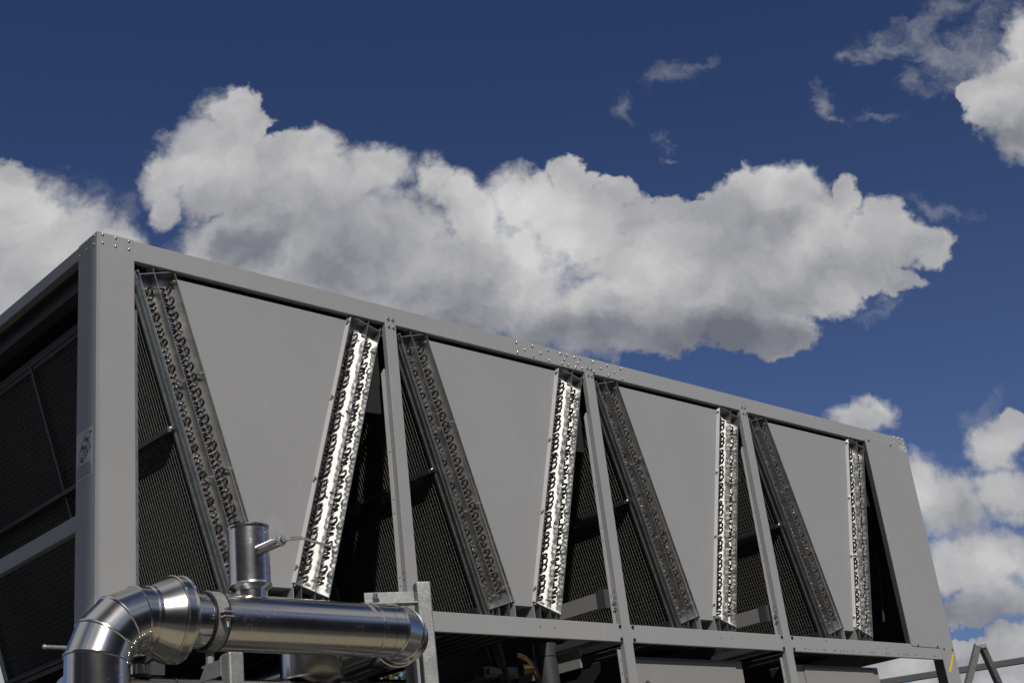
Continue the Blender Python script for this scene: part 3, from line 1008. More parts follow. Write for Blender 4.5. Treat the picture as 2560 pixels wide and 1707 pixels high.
rest = MB()                # the return bends beyond the nearest hundred
bolt_pos = [(0.02, 0), (0.585, 0), (1.15, 0), (1.715, 0)]
for mod in range(4):
    x0 = mod * PIT
    for side in (0, 1):
        S = Slab(x0, side == 1)
        # finned block
        fb = MB()
        S.plate(fb, 0.03, LEN, 0.012, WB - 0.004, Y1 + 0.004, YE)
        coil = fb.build('condenser_coil', 'coil_fins', ch)
        # end frame: tube sheet, three walls, head plate and foot plate
        ef = MB()
        S.plate(ef, 0.0, LEN, 0.0, WB, Y1, Y1 + 0.004)
        w_ = 0.0042
        S.plate(ef, -0.028, LEN, 0.0, w_, Y0, Y1)
        S.plate(ef, -0.050, LEN, WA - w_ / 2, WA + w_ / 2, Y0, Y1)
        S.plate(ef, 0.0, LEN + 0.012, WB - w_, WB, Y0, Y1)
        S.plate(ef, -0.002, 0.0025, w_, WB - w_, Y0, Y1)
        S.plate(ef, LEN - 0.004, LEN, w_, WB - w_, Y0, Y1)
        S.plate(ef, -0.0520, -0.0500, WA - 0.035, WA, Y0, Y1)
        S.plate(ef, -0.020, -0.0165, -0.022, 0.0, Y0, Y0 + 0.04)
        S.plate(ef, -0.0165, 0.024, -0.022, -0.019, Y0, Y0 + 0.04)
        fr = ef.build('end_frame', 'sheet_zinc', coil)
        # dark side face of the frame beside the mesh: two folded ridges
        sf = MB()
        S.plate(sf, 0.045, LEN + 0.03, -0.006, -0.0005, Y0 + 0.008, 0.102)
        S.plate(sf, 0.045, LEN + 0.03, -0.012, -0.006, 0.046, 0.058)
        S.plate(sf, 0.045, LEN + 0.03, -0.016, -0.006, 0.090, 0.102)
        sf.build('side_channel', 'frame_zinc', coil)
        sf = MB()
        S.plate(sf, 0.045, LEN + 0.03, -0.016, -0.0005, YE - 0.06, YE)
        sf.build('side_channel', 'frame_zinc', coil)
        # inner fold where the infill panel is screwed on
        for (sb, _) in bolt_pos:
            t0 = WB - 0.030 if side == 0 else WB + 0.012
            q = S.p(sb + 0.02, WB - 0.016, Y1 - 0.03) if side == 0 else S.p(sb + 0.02, WB + 0.016, 0.036)
            b = MB()
            if side == 0:
                nn = Vector((-CT, 0, -ST))
                q = S.p(sb + 0.03, WB - w_, 0.050)
            else:
                nn = Vector((-0.75, -0.6, 0.1)).normalized()
                q = S.p(sb + 0.03, WB + 0.008, 0.022)
            b.tube([q, Vector(q) + nn * 0.004], 0.011, 10)
            b.hexhead(Vector(q) + nn * 0.004, nn, 0.0075, 0.022, 6)
            b.build('bolt', 'bolt_zinc', fr)
            qm = S.p(sb + 0.06, WA - w_ / 2, 0.045) if side == 0 else S.p(sb + 0.06, WA + w_ / 2, 0.045)
            nm = Vector((-CT, 0, -ST)) if side == 0 else Vector((-CT, 0, ST))
            MB().hexhead(qm, nm, 0.0075, 0.020, 6).build('bolt', 'bolt_zinc', fr)
        # U-bends: the nearest coil's are parts of their own
        random.seed(100 + mod * 2 + side)
        jit = lambda q_: (q_[0] + random.uniform(-0.004, 0.004), q_[1] + random.uniform(-0.002, 0.002))
        prs = [(jit(a_), jit(b_)) for a_, b_ in bends_of(side)]
        if mod == 0 and side == 0:
            for (P, Q) in prs[:100]:
                b = MB()
                bend(b, S, P, Q, Y1, 8)
                b.build('return_bend', 'copper', coil, smooth=True)
            for (P, Q) in prs[100:]:
                bend(rest, S, P, Q, Y1)
        else:
            for (P, Q) in prs:
                bend(rest, S, P, Q, Y1, 7 if mod == 0 else 6)
        # wire guard on the air side
        wg = MB()
        hr = 0.0010

        def wire(b, a, c, hr=hr):
            a, c = Vector(a), Vector(c)
            b.tube([a, c], hr, 4, caps=False)
        yy = 0.118
        while yy < YE - 0.03:
            if abs(yy - 1.40) > 0.02:
                wire(wg, S.p(0.055, -0.010, yy), S.p(LEN - 0.02, -0.010, yy))
            yy += 0.0255
        ss = 0.07
        while ss < LEN - 0.02:
            wire(wg, S.p(ss, -0.0085, 0.106), S.p(ss, -0.0085, YE - 0.02), 0.0006)
            ss += 0.031
        wgo = wg.build('wire_guard', 'guard_wire', coil)
        gb = MB()
        S.plate(gb, 0.880, 0.905, -0.045, -0.004, 0.104, YE - 0.01)      # crossbar at half height
        S.plate(gb, 0.042, 0.056, -0.016, -0.002, 0.104, YE - 0.01)
        S.plate(gb, 0.010, 0.085, -0.008, -0.002, 0.104, YE - 0.01)
        S.plate(gb, 0.050, LEN, -0.015, -0.002, 1.385, 1.415)            # seam
        S.plate(gb, LEN - 0.04, LEN + 0.02, -0.02, -0.002, 0.104, YE - 0.01)
        gb.build('guard_bar', 'dark_grey_paint', coil)
        kb = MB().hexhead(S.p(0.893, -0.024, 0.098), (0, -1, 0), 0.012, 0.03, 6)
        S.plate(kb, 0.878, 0.907, -0.040, 0.0, 0.086, 0.104)
        kb.build('bar_clip', 'bolt_zinc', coil)

    # sheet added between the coil and the next post to block the sun
    SR0 = Slab(x0, True)
    xe = (bay[2 * mod + 1] if mod < 3 else 7.66) + 0.01
    MB().prism([SR0.p(0.03, -0.004, 0.112), (xe, 0.112, SR0.p(0.03, 0, 0)[2]), (xe, 0.112, -0.72), SR0.p(0.56, -0.004, 0.112)], (0, 0.003, 0)).build('sun_block_sheet', 'dark_hole', ch)
    # infill panel of the V, with a folded edge on its right-hand side
    SL, SR = Slab(x0, False), Slab(x0, True)
    yp = 0.036
    ip = MB()
    q = [SL.p(0.028, WB + 0.001, yp), SR.p(0.028, WB + 0.015, yp), SR.p(LEN - 0.018, WB + 0.015, yp), SL.p(LEN - 0.018, WB + 0.001, yp)]
    q[0] = (q[0][0], yp, -0.158)
    q[1] = (q[1][0], yp, -0.158)
    zb = -1.912
    q[2] = (q[2][0], yp, zb)
    q[3] = (q[3][0], yp, zb)
    ip.prism(q, (0, 0.008, 0))
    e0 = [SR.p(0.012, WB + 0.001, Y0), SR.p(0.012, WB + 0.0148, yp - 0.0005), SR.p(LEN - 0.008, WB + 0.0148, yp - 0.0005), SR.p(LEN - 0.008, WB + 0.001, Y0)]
    panel = ip.build('infill_panel', 'grey_paint', ch)
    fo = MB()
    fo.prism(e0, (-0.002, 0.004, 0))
    fo.build('folded_edge', 'fold_glare_paint', panel)
    ip2 = MB()
    ip2.prism([(a[0], YB - yp, a[2]) for a in q], (0, -0.008, 0))
    ip2.build('infill_panel', 'grey_paint', ch)
    # gutter box below the panel and the feet of the two coils
    gbx = MB()
    xa, xb = q[3][0], q[2][0] + 0.004
    gbx.box(xa, xb, yp - 0.002, 0.30, zb - 0.004, zb - 0.0005)
    gbx.box(xa + 0.006, xa + 0.010, 0.020, 0.34, -2.02, zb - 0.0045)
    gbx.box(xb - 0.010, xb - 0.006, 0.020, 0.34, -2.02, zb - 0.0045)
    gbx.box(xa - 0.10, xb + 0.10, 0.34, 0.35, -2.05, zb - 0.005)
    gbx.build('gutter_box', 'grey_paint_rail', ch)
    for S_, sg in ((SL, 1), (SR, -1)):
        for tt in (0.035, 0.095, 0.19):
            a = S_.p(LEN + 0.004, tt, 0.025)
            ft = MB()
            xo = a[0] + 0.0022 * sg
            ft.prism([(xo, 0.022, a[2]), (xo, 0.022, -2.0005), (xo - 0.03 * sg, 0.022, -2.0005), (xo - 0.03 * sg, 0.022, -1.997), (xo - 0.0044 * sg, 0.022, -1.997), (xo - 0.0044 * sg, 0.022, a[2])],
                     (0, 0.06, 0))
            ft.build('coil_foot', 'sheet_zinc', ch)
        a = S_.p(LEN, 0.04, 0.03)
        MB().hexhead((a[0] + 0.012 * sg, 0.045, -1.997), (0, 0, 1), 0.008, 0.014, 6).build('bolt', 'bolt_zinc', ch)
    # ribbed drip tray under the V, running to the back
    dt = MB()
    dt.box(x0 + XM - 0.62, x0 + XM - (0.06 if mod else -0.60), 0.04, YE, -2.075, -2.067)
    for k in range(6 if mod else 12):
        xr_ = x0 + XM - 0.59 + k * 0.10
        dt.box(xr_ - 0.014, xr_ + 0.014, 0.045, YE - 0.01, -2.108, -2.0755)
    dt.build('drip_tray', 'dark_grey_paint', ch)

tag(rest.build('return_bends', 'copper', ch, smooth=True), kind='stuff')

for (xl, xr) in PX:
    MB().box(xl - 0.17, xl - 0.05, 0.045, YE, -2.10, -2.055).build('cross_beam', 'dark_grey_paint', ch, bevel=0.003)

# braces along the foot of the second and third gap
for (xx, yb_) in ((3.81, 0.066), (5.70, 0.085)):
    b = MB().box(xx, xx + 0.012, yb_ + 0.06, 1.25, -1.872, -1.762)
    b.build('foot_brace', 'box_paint', ch, bevel=0.002)
    MB().box(xx - 0.002, xx + 0.055, yb_ - 0.018, yb_ + 0.058, -1.880, -1.75).build('brace_bracket', 'dark_grey_paint', ch)

# ---- lower compartment
for (xa, xb, yb_, zt) in ((4.0, 5.372, 0.150, -2.184), (6.03, 7.270, 0.150, -2.188)):
    cb_ = MB().box(xa, xb, yb_, 1.3, ZB + 0.2, zt)
    cbo = cb_.build('control_box', 'box_paint', ch, bevel=0.004)
    MB().box(xa - 0.006, xa - 0.001, yb_ + 0.004, 1.29, ZB + 0.22, zt - 0.003).build('side_sheet', 'dark_hole', cbo)
    dr = MB().box(xa + 0.14, xb - 0.095, yb_ - 0.012, yb_ - 0.0005, ZB + 0.22, zt - 0.02)
    dro = dr.build('door', 'box_paint', cbo, bevel=0.003)
    for x in (xa + 0.23, xb - 0.13):
        b = MB().tube([(x, yb_ - 0.0125, -2.372), (x, yb_ - 0.022, -2.372)], 0.019, 14)
        b.build('door_lock', 'dark_grey_paint', dro)
        MB().tube([(x + 0.003, yb_ - 0.0222, -2.374), (x + 0.003, yb_ - 0.026, -2.374)], 0.008, 10).build('door_lock', 'bolt_zinc', dro)
lp_ = MB()
lp_.box(3.965, 3.985, 0.5, 1.15, -2.125, -2.045)
lp_.box(3.958, 3.978, 0.5, 1.15, -2.20, -2.135)
lp_.build('cable_trunk', 'box_paint', ch)
MB().hexhead((3.958, 0.98, -2.13), (-1, 0, 0), 0.018, 0.02, 8).build('bolt', 'bolt_zinc', ch)
# compressor, its pipework and the evaporator shell
cp = MB()
cp.tube([(2.35, 0.95, -2.62), (2.45, 0.95, -2.62), (3.15, 0.95, -2.62), (3.25, 0.95, -2.62)], [0.16, 0.24, 0.24, 0.17], 24)
cp.build('compressor', 'compressor_paint', ch, smooth=True)
b = MB().box(3.08, 3.40, 0.56, 0.66, -2.27, -2.20)
b.box(3.11, 3.36, 0.54, 0.555, -2.255, -2.215)
b.build('valve_block', 'frame_zinc', ch, bevel=0.004)
MB().tube([(3.42, 0.56, -2.22), (3.48, 0.56, -2.215), (3.485, 0.56, -2.215), (3.53, 0.56, -2.21)], [0.042, 0.042, 0.030, 0.030], 18).build('union_nut', 'brass', ch, smooth=True)
cu = []
for k in range(13):
    a = PI * 0.62 * k / 12
    cu.append((3.38 + 0.19 * math.sin(a), 0.55, -2.31 + 0.19 * math.cos(a)))
MB().tube(cu, 0.020, 12).build('copper_pipe', 'bright_copper', ch, smooth=True)
MB().tube([(2.4, 0.98, -2.25), (3.0, 0.95, -2.26), (3.12, 0.92, -2.3)], 0.035, 12).build('copper_pipe', 'copper', ch, smooth=True)
MB().tube([(3.21, 0.58, -2.05), (3.24, 0.58, -2.16), (3.30, 0.58, -2.5)], 0.05, 16).build('copper_pipe', 'copper', ch, smooth=True)
dc = MB().tube([(3.70, 0.58, -2.03), (3.70, 0.58, -2.12)], 0.085, 24)
dc.tube([(3.70, 0.58, -2.12), (3.71, 0.58, -2.60)], 0.078, 24)
dc.build('riser_pipe', 'compressor_paint', ch, smooth=True)
MB().tube([(0.5, 1.75, -2.72), (3.7, 1.75, -2.72)], 0.27, 28).build('evaporator_shell', 'black_rubber', ch, smooth=True)
MB().tube([(7.05, 0.9, -2.12), (7.05, 0.9, -2.35)], 0.10, 20).build('filter_can', 'frame_zinc', ch, smooth=True)
MB().tube([(7.19, 0.42, -2.16), (7.22, 0.42, -2.16), (7.28, 0.42, -2.17)], [0.02, 0.03, 0.022], 10).build('union_nut', 'brass', ch, smooth=True)
MB().tube([(6.72, 0.7, -2.13), (6.80, 0.68, -2.112), (6.9, 0.68, -2.108)], 0.010, 8).build('copper_pipe', 'bolt_zinc', ch, smooth=True)
MB().box(0.5, 4.0, 2.55, 2.57, ZB + 0.2, -2.12).build('back_panel', 'dark_grey_paint', ch)
MB().box(5.6, 6.03, 1.25, 1.262, ZB + 0.2, -2.1).build('inner_wall', 'dark_grey_paint', ch)
MB().box(4.0, 6.03, 2.55, 2.57, ZB + 0.2, -2.12).build('back_panel', 'dark_grey_paint', ch)
# base frame and legs
bf = MB()
bf.box(0.23, XE - 0.23, 0.0, 0.06, ZB, ZB + 0.2)
bf.box(0.23, XE - 0.23, YB - 0.06, YB, ZB, ZB + 0.2)
bf.build('base_frame', 'grey_paint_rail', ch)
MB().box(0.08, XE - 0.08, 0.07, YB - 0.07, ZB + 0.03, ZB + 0.05).build('base_floor', 'dark_grey_paint', ch)
MB().box(0.36, 0.44, 0.10, YB - 0.05, -2.40, -2.30).build('cross_member', 'dark_grey_paint', ch)
for x in (0.15, 2.85, 5.5, 8.2):
    for y in (0.1, YB - 0.1):
        b = MB().box(x - 0.07, x + 0.07, y - 0.07, y + 0.07, DECK + 0.02, ZB)
        b.box(x - 0.14, x + 0.14, y - 0.14, y + 0.14, DECK, DECK + 0.02)
        b.build('leg', 'dull_zinc', ch, bevel=0.004)

# ================================================================ insulated pipe in polished steel jacket
YP, ZP, DP = -0.60, -2.286, 0.141
XV = -0.288
RC = 0.24
pipe = thing('jacketed_pipe', 'large polished steel jacketed pipe with segmented elbow rising in front of the chiller', 'pipe', (XV, YP, DECK))
NR = 48


def ring(b, c, ax, rad, wd=0.006, h=0.004, n=NR):
    """small raised bead round a pipe"""
    c, ax = Vector(c), Vector(ax).normalized()
    b.tube([c - ax * wd, c - ax * wd * 0.4, c + ax * wd * 0.4, c + ax * wd], [rad, rad + h, rad + h, rad], n, caps=False)


ang = [0, 30, 60, 90]


def elbow_pt(deg):
    a = R(deg)
    return Vector((XV + RC - RC * math.cos(a), YP, (ZP - RC) + RC * math.sin(a)))


# mitred gores: chords between the seam planes
pts = [Vector((XV, YP, DECK + 0.02)), Vector((XV, YP, ZP - RC - 0.012))]
seams = []
tang = lambda d_: Vector((math.sin(R(d_)), 0, math.cos(R(d_))))
corner = []
for d_ in (0, 30, 60, 90):
    corner.append(elbow_pt(d_))
# straight runs meet on seam planes at 11.25, 33.75, 56.25 and 78.75 degrees
segd = (11.25, 33.75, 56.25, 78.75)
rk = RC / math.cos(R(11.25))
cen = Vector((XV + RC, YP, ZP - RC))
sp_pts = [cen + Vector((-rk * math.cos(R(d_)), 0, rk * math.sin(R(d_)))) for d_ in segd]
chain = [Vector((XV, YP, DECK + 0.02))] + sp_pts + [Vector((-0.055, YP, ZP))]
for i in range(len(chain) - 1):
    a, c = chain[i], chain[i + 1]
    d0 = (c - a).normalized()
    pa = d0 if i == 0 else (d0 + (a - chain[i - 1]).normalized()).normalized()
    pb = d0 if i == len(chain) - 2 else (d0 + (chain[i + 2] - c).normalized()).normalized()
    b = MB()
    # each sheet lies over the next: a rolled bead at the joint
    b.tube([a, c], DP + 0.0004 * i, NR, caps=False, planes=[pa, pb])
    if i < len(chain) - 2:
        bp = [c - d0 * 0.010, c - d0 * 0.004]
        b.tube([c - d0 * 0.012, c - d0 * 0.008, c - d0 * 0.001, c], [DP + 0.0005, DP + 0.0055, DP + 0.0055, DP - 0.001], NR, caps=False, planes=[pb] * 4)
    b.build('jacket_sheet', 'polished_steel', pipe, smooth=True)


def lathe_x(parts, y, z, name, parent, mt='polished_steel', n=NR):
    """bands of revolution about a line along x: list of (x0, r0, x1, r1)"""
    b = MB()
    for (xa, ra_, xb, rb_) in parts:
        b.tube([(xa, y, z), (xb, y, z)], [ra_, rb_], n, caps=False)
    return b.build(name, mt, parent, smooth=True)


flr = [(-0.062, DP + 0.001, -0.054, DP + 0.007), (-0.054, DP + 0.007, -0.036, DP + 0.007), (-0.036, DP + 0.007, 0.052, 0.194), (0.052, 0.198, 0.058, 0.203),
       (0.058, 0.203, 0.064, 0.199), (0.064, 0.199, 0.100, 0.199), (0.100, 0.199, 0.106, 0.2045), (0.106, 0.2045, 0.113, 0.203), (0.113, 0.203, 0.165, 0.131)]
lathe_x(flr, YP, ZP, 'valve_cover', pipe)
lathe_x([(0.164, 0.1285, 0.246, 0.1285), (0.246, 0.1285, 0.250, 0.132)], YP, ZP, 'jacket_sheet', pipe)
main = [(0.316, 0.132, 0.320, 0.1375), (0.320, 0.1375, 0.327, 0.1375), (0.327, 0.137, 1.225, 0.137), (1.225, 0.137, 1.229, 0.142), (1.229, 0.142, 1.243, 0.142), (1.243, 0.142, 1.247, 0.1385),
        (1.247, 0.1385, 1.31, 0.1385)]
lathe_x(main, YP, ZP, 'jacket_sheet', pipe)
# a taped lap and rows of blind rivets
tp_ = MB()
for k in range(13):
    a = R(20 + k * 7)
    tp_.obox((1.185 - 0.012 * k / 12, YP - (0.1376) * math.cos(a), ZP + 0.1376 * math.sin(a)), (1, 0, 0), (0, math.sin(a), math.cos(a)), (0, -math.cos(a), math.sin(a)), 0.012, 0.0090, 0.0008)
tp_.build('tape', 'dull_zinc', pipe)

# right-hand elbow, turning away under the frame
RB = 0.265
XB_ = 1.31 + RB
cen2 = Vector((1.31, YP + RB, ZP))
rk2 = RB / math.cos(R(11.25))
sp2 = [cen2 + Vector((rk2 * math.sin(R(d_)), -rk2 * math.cos(R(d_)), 0)) for d_ in segd]
chain2 = [Vector((1.312, YP, ZP))] + sp2 + [Vector((XB_, 1.6, ZP - 0.0))]
for i in range(len(chain2) - 1):
    a, c = chain2[i], chain2[i + 1]
    d0 = (c - a).normalized()
    pa = d0 if i == 0 else (d0 + (a - chain2[i - 1]).normalized()).normalized()
    pb = d0 if i == len(chain2) - 2 else (d0 + (chain2[i + 2] - c).normalized()).normalized()
    b = MB()
    b.tube([a, c], 0.1385 + 0.0004 * i, NR, caps=False, planes=[pa, pb])
    if i < len(chain2) - 2:
        b.tube([c - d0 * 0.012, c - d0 * 0.008, c - d0 * 0.001, c], [0.1395, 0.1445, 0.1445, 0.138], NR, caps=False, planes=[pb] * 4)
    b.build('jacket_sheet', 'polished_steel', pipe, smooth=True)
b = MB()
ring(b, (XB_, 0.05, ZP), (0, 1, 0), 0.141, 0.010, 0.004)
b.build('joint_bead', 'polished_steel', pipe, smooth=True)

# rivets along the lap of the elbow
rr = None
for (deg, off) in ((4, -0.05), (16, 0.045), (20, -0.02), (30, 0.03), (38, 0.045), (42, -0.02), (52, 0.03), (58, 0.045), (62, 0.0), (74, 0.03)):
    a = R(deg)
    c0 = cen + Vector((-RC * math.cos(a), 0, RC * math.sin(a)))
    rad_d = Vector((math.cos(a), 0, -math.sin(a)))
    q = c0 + (Vector((0, -1, 0)) * math.cos(R(36)) + rad_d * math.sin(R(36))) * (DP + 0.0008)
    nn = (q - c0).normalized()
    MB().dome(q, nn, 0.0068, 0.006, 10).build('rivet', 'bolt_zinc', pipe, smooth=True)

# ---- jacketed shut-off valve on top of the pipe
VX, VR = 0.515, 0.101
vb = MB()
for (za, ra_, zb_, rb_) in ((-1.806, VR + 0.004, -1.812, VR + 0.004), (-1.812, VR + 0.0045, -1.822, VR + 0.001), (-1.822, VR, -2.092, VR), (-2.092, VR + 0.004, -2.102, VR + 0.007),
                            (-2.102, VR + 0.007, -2.108, VR + 0.004), (-2.108, VR + 0.004, -2.128, 0.078), (-2.128, 0.075, -2.19, 0.075)):
    vb.tube([(VX, YP, za), (VX, YP, zb_)], [ra_, rb_], NR, caps=False)
vb.tube([(VX, YP, -1.8065), (VX, YP, -1.8055)], VR + 0.004, NR)
vj = vb.build('valve_jacket', 'polished_steel', pipe, smooth=True)
lapx = MB()
for k in range(1):
    a = R(38)
    q = Vector((VX + (VR + 0.0006) * math.sin(a), YP - (VR + 0.0006) * math.cos(a), 0))
    lapx.obox((q.x, q.y, -1.957), (math.cos(a), math.sin(a), 0), (0, 0, 1), (math.sin(a), -math.cos(a), 0), 0.004, 0.133, 0.001)
lapx.build('lap_seam', 'polished_steel', vj)
for z in (-1.852, -2.012, -2.055):
    a = R(22)
    nn = Vector((math.sin(a), -math.cos(a), 0))
    MB().dome(Vector((VX, YP, z)) + nn * VR, nn, 0.0062, 0.006, 10).build('rivet', 'bolt_zinc', vj, smooth=True)
sl_ = MB().tube([(VX - 0.004, YP - 0.08, -1.945), (VX - 0.004, -0.885, -1.945)], 0.0265, 24)
sl_.build('stem_sleeve', 'polished_steel', vj, smooth=True)
cp_ = MB()
random.seed(5)
for k in range(12):
    a = 2 * PI * k / 12
    cp_.obox((VX - 0.004 + 0.021 * math.cos(a), -0.887, -1.945 + 0.021 * math.sin(a)), (math.cos(a), 0.3, math.sin(a)), (0, 1, 0), (-math.sin(a), 0, math.cos(a)), 0.008, 0.005, 0.004)
cp_.tube([(VX - 0.004, -0.884, -1.945), (VX - 0.004, -0.905, -1.945)], 0.009, 6)
cp_.build('sleeve_end', 'dull_zinc', vj)
lv = MB()
lpz = [(0.505, -1.948), (0.545, -1.946), (0.556, -1.934), (0.630, -1.926), (0.690, -1.938), (0.812, -1.955)]
for i in range(len(lpz) - 1):
    (xa, za), (xb, zb_) = lpz[i], lpz[i + 1]
    hh = 0.019 if i >= 2 else 0.008
    if i >= 3:
        hh = 0.013
    lv.bar((xa, -0.897, za), (xb, -0.897, zb_), 0.008, (0, 0, 1), hh)
lv.dome((0.812, -0.897, -1.955), (1, 0, -0.1), 0.007, 0.006, 10)
lv.build('lever', 'dull_zinc', vj, bevel=0.002)

# ================================================================ support stand with clamp under the pipe
st = thing('pipe_stand', 'galvanised post with gusset arm and clamp holding the steel pipe by its flared cover', 'pipe stand', (0.30, -0.76, DECK))
b = MB().box(0.250, 0.330, -0.810, -0.735, DECK + 0.02, -2.468)
b.build('post', 'dull_zinc', st, bevel=0.010)
b = MB()
b.prism([(0.252, -0.7345, -2.475), (0.252, -0.715, -2.490), (0.252, -0.60, -2.488), (0.252, -0.535, -2.565), (0.252, -0.7345, -2.565)], (0.010, 0, 0))
b.box(0.262, 0.325, -0.7345, -0.545, -2.498, -2.488)
b.build('gusset_arm', 'dull_zinc', st, bevel=0.002)
MB().box(0.20, 0.38, -0.86, -0.68, DECK, DECK + 0.02).build('foot_plate', 'dull_zinc', st)
cl = MB()
cl.tube([(0.248, YP, ZP), (0.308, YP, ZP)], 0.1415, NR, caps=False)
cl.tube([(0.308, YP, ZP), (0.248, YP, ZP)], 0.1375, NR, caps=False)
cl.tube([(0.248, YP, ZP), (0.2481, YP, ZP)], [0.1375, 0.1415], NR, caps=False)
cl.tube([(0.3079, YP, ZP), (0.308, YP, ZP)], [0.1415, 0.1375], NR, caps=False)
clo = cl.build('clamp_band', 'dull_zinc', st, smooth=True)
rb_ = MB()
rb_.tube([(0.238, YP, ZP), (0.2385, YP, ZP), (0.2465, YP, ZP), (0.247, YP, ZP)], [0.131, 0.1385, 0.1385, 0.131], NR, caps=False)
rb_.tube([(0.309, YP, ZP), (0.3095, YP, ZP), (0.318, YP, ZP), (0.3185, YP, ZP)], [0.131, 0.1405, 0.1405, 0.131], NR, caps=False)
rb_.build('rubber_lining', 'black_rubber', clo, smooth=True)
ear = MB()
ear.box(0.250, 0.306, -0.785, -0.738, ZP + 0.006, ZP + 0.012)
ear.box(0.250, 0.306, -0.785, -0.738, ZP - 0.016, ZP - 0.010)
ear.build('clamp_ear', 'dull_zinc', clo, bevel=0.001)
bt = MB().hexhead((0.278, -0.765, ZP + 0.0125), (0, 0, 1), 0.017, 0.016, 6)
bt.hexhead((0.278, -0.765, ZP - 0.0165), (0, 0, -1), 0.016, 0.016, 6)
bt.tube([(0.278, -0.765, ZP - 0.033), (0.278, -0.765, ZP - 0.062)], 0.0105, 10)
bt.build('clamp_bolt', 'bolt_zinc', clo)
MB().tube([(0.278, -0.60, ZP - 0.139), (0.278, -0.60, -2.489)], 0.020, 12).build('hanger_stud', 'dull_zinc', st)
b = MB()
b.tube([(0.278, YP + 0.0, ZP + 0.14), (0.278, YP, ZP + 0.150)], 0.012, 6)
b.build('clamp_nut', 'bolt_zinc', clo)

# ================================================================ right-hand support, turned a little
rs = thing('pipe_stand', 'taller galvanised post with angle bracket rising beside the pipe elbow', 'pipe stand', (1.82, -0.35, DECK))
ca, sa = math.cos(R(-21.9)), math.sin(R(-21.9))


def rot_pt(x, y, z):
    return (1.80 + x * ca - y * sa, -0.395 + x * sa + y * ca, z)


def rbox(b, x0, x1, y0, y1, z0, z1):
    return b.add([rot_pt(*p) for p in [(x0, y0, z0), (x1, y0, z0), (x1, y1, z0), (x0, y1, z0), (x0, y0, z1), (x1, y0, z1), (x1, y1, z1), (x0, y1, z1)]],
                 [(3, 2, 1, 0), (4, 5, 6, 7), (0, 1, 5, 4), (1, 2, 6, 5), (2, 3, 7, 6), (3, 0, 4, 7)])


rbox(MB(), -0.040, 0.044, 0.0, 0.08, DECK + 0.02, -1.938).build('post', 'dull_zinc', rs, bevel=0.009)
rbox(MB(), -0.10, 0.10, -0.06, 0.14, DECK, DECK + 0.02).build('foot_plate', 'dull_zinc', rs)
b = MB()
rbox(b, -0.335, -0.0405, 0.055, 0.065, -2.062, -1.982)
rbox(b, -0.335, -0.0405, -0.005, 0.0545, -2.062, -2.052)
br_ = b.build('angle_bracket', 'dull_zinc', rs, bevel=0.003)
q = rot_pt(-0.278, 0.028, -2.051)
b = MB().tube([q, (q[0], q[1], -2.025)], 0.020, 6)
b.tube([(q[0], q[1], -2.025), (q[0], q[1], -1.995)], 0.0135, 12)
b.build('bolt', 'bolt_zinc', br_)
b = MB().tube([(q[0], q[1], -2.0625), (q[0], q[1], -2.085)], 0.018, 6)
b.build('bolt', 'bolt_zinc', br_)

# ================================================================ lower pipe with two jacketed valves
YL, ZL, DL = -0.20, -2.625, 0.150
lpipe = thing('jacketed_pipe', 'lower steel jacketed pipe behind the big elbow, with jacketed valves on top', 'pipe', (0.6, YL, DECK))
lathe_x([(-0.25, DL, 0.28, DL), (0.28, DL + 0.003, 0.29, DL + 0.003), (0.29, DL, 1.75, DL)], YL, ZL, 'jacket_sheet', lpipe)
b = MB().tube([(1.75, YL, ZL), (1.751, YL, ZL)], DL, NR)
b.tube([(-0.251, YL, ZL), (-0.25, YL, ZL)], DL, NR)
b.build('end_cap', 'polished_steel', lpipe, smooth=True)
for x in (0.0, 1.5):
    MB().box(x - 0.06, x + 0.06, YL - 0.05, YL + 0.05, DECK, ZL - DL + 0.01).build('saddle_leg', 'dull_zinc', lpipe)


def lower_valve(x, r_, z0, z1, rn):
    vb = MB()
    for (za, ra_, zb_, rb2) in ((z1, r_, z0 + 0.035, r_), (z0 + 0.035, r_ + 0.004, z0 + 0.025, r_ + 0.006), (z0 + 0.025, r_ + 0.005, z0, rn + 0.006), (z0, rn, ZL + DL - 0.03, rn)):
        vb.tube([(x, YL, za), (x, YL, zb_)], [ra_, rb2], NR, caps=False)
    vb.tube([(x, YL, z1), (x, YL, z1 + 0.001)], r_, NR)
    return vb.build('valve_jacket', 'polished_steel', lpipe, smooth=True)


lower_valve(1.135, 0.165, -2.495, -2.17, 0.08)
v2 = lower_valve(0.125, 0.085, -2.415, -2.17, 0.036)
b = MB().tube([(-0.10, -0.20, -2.345), (-0.345, -0.20, -2.345)], 0.0095, 12)
b.dome((-0.345, -0.20, -2.345), (-1, 0, 0), 0.013, 0.012, 12)
b.build('lever', 'dull_zinc', v2, smooth=True)
b = MB().tube([(0.125, YL, ZL + DL - 0.012), (0.125, YL, ZL + DL + 0.01)], [0.075, 0.055], NR)
b.build('collar', 'black_rubber', v2, smooth=True)

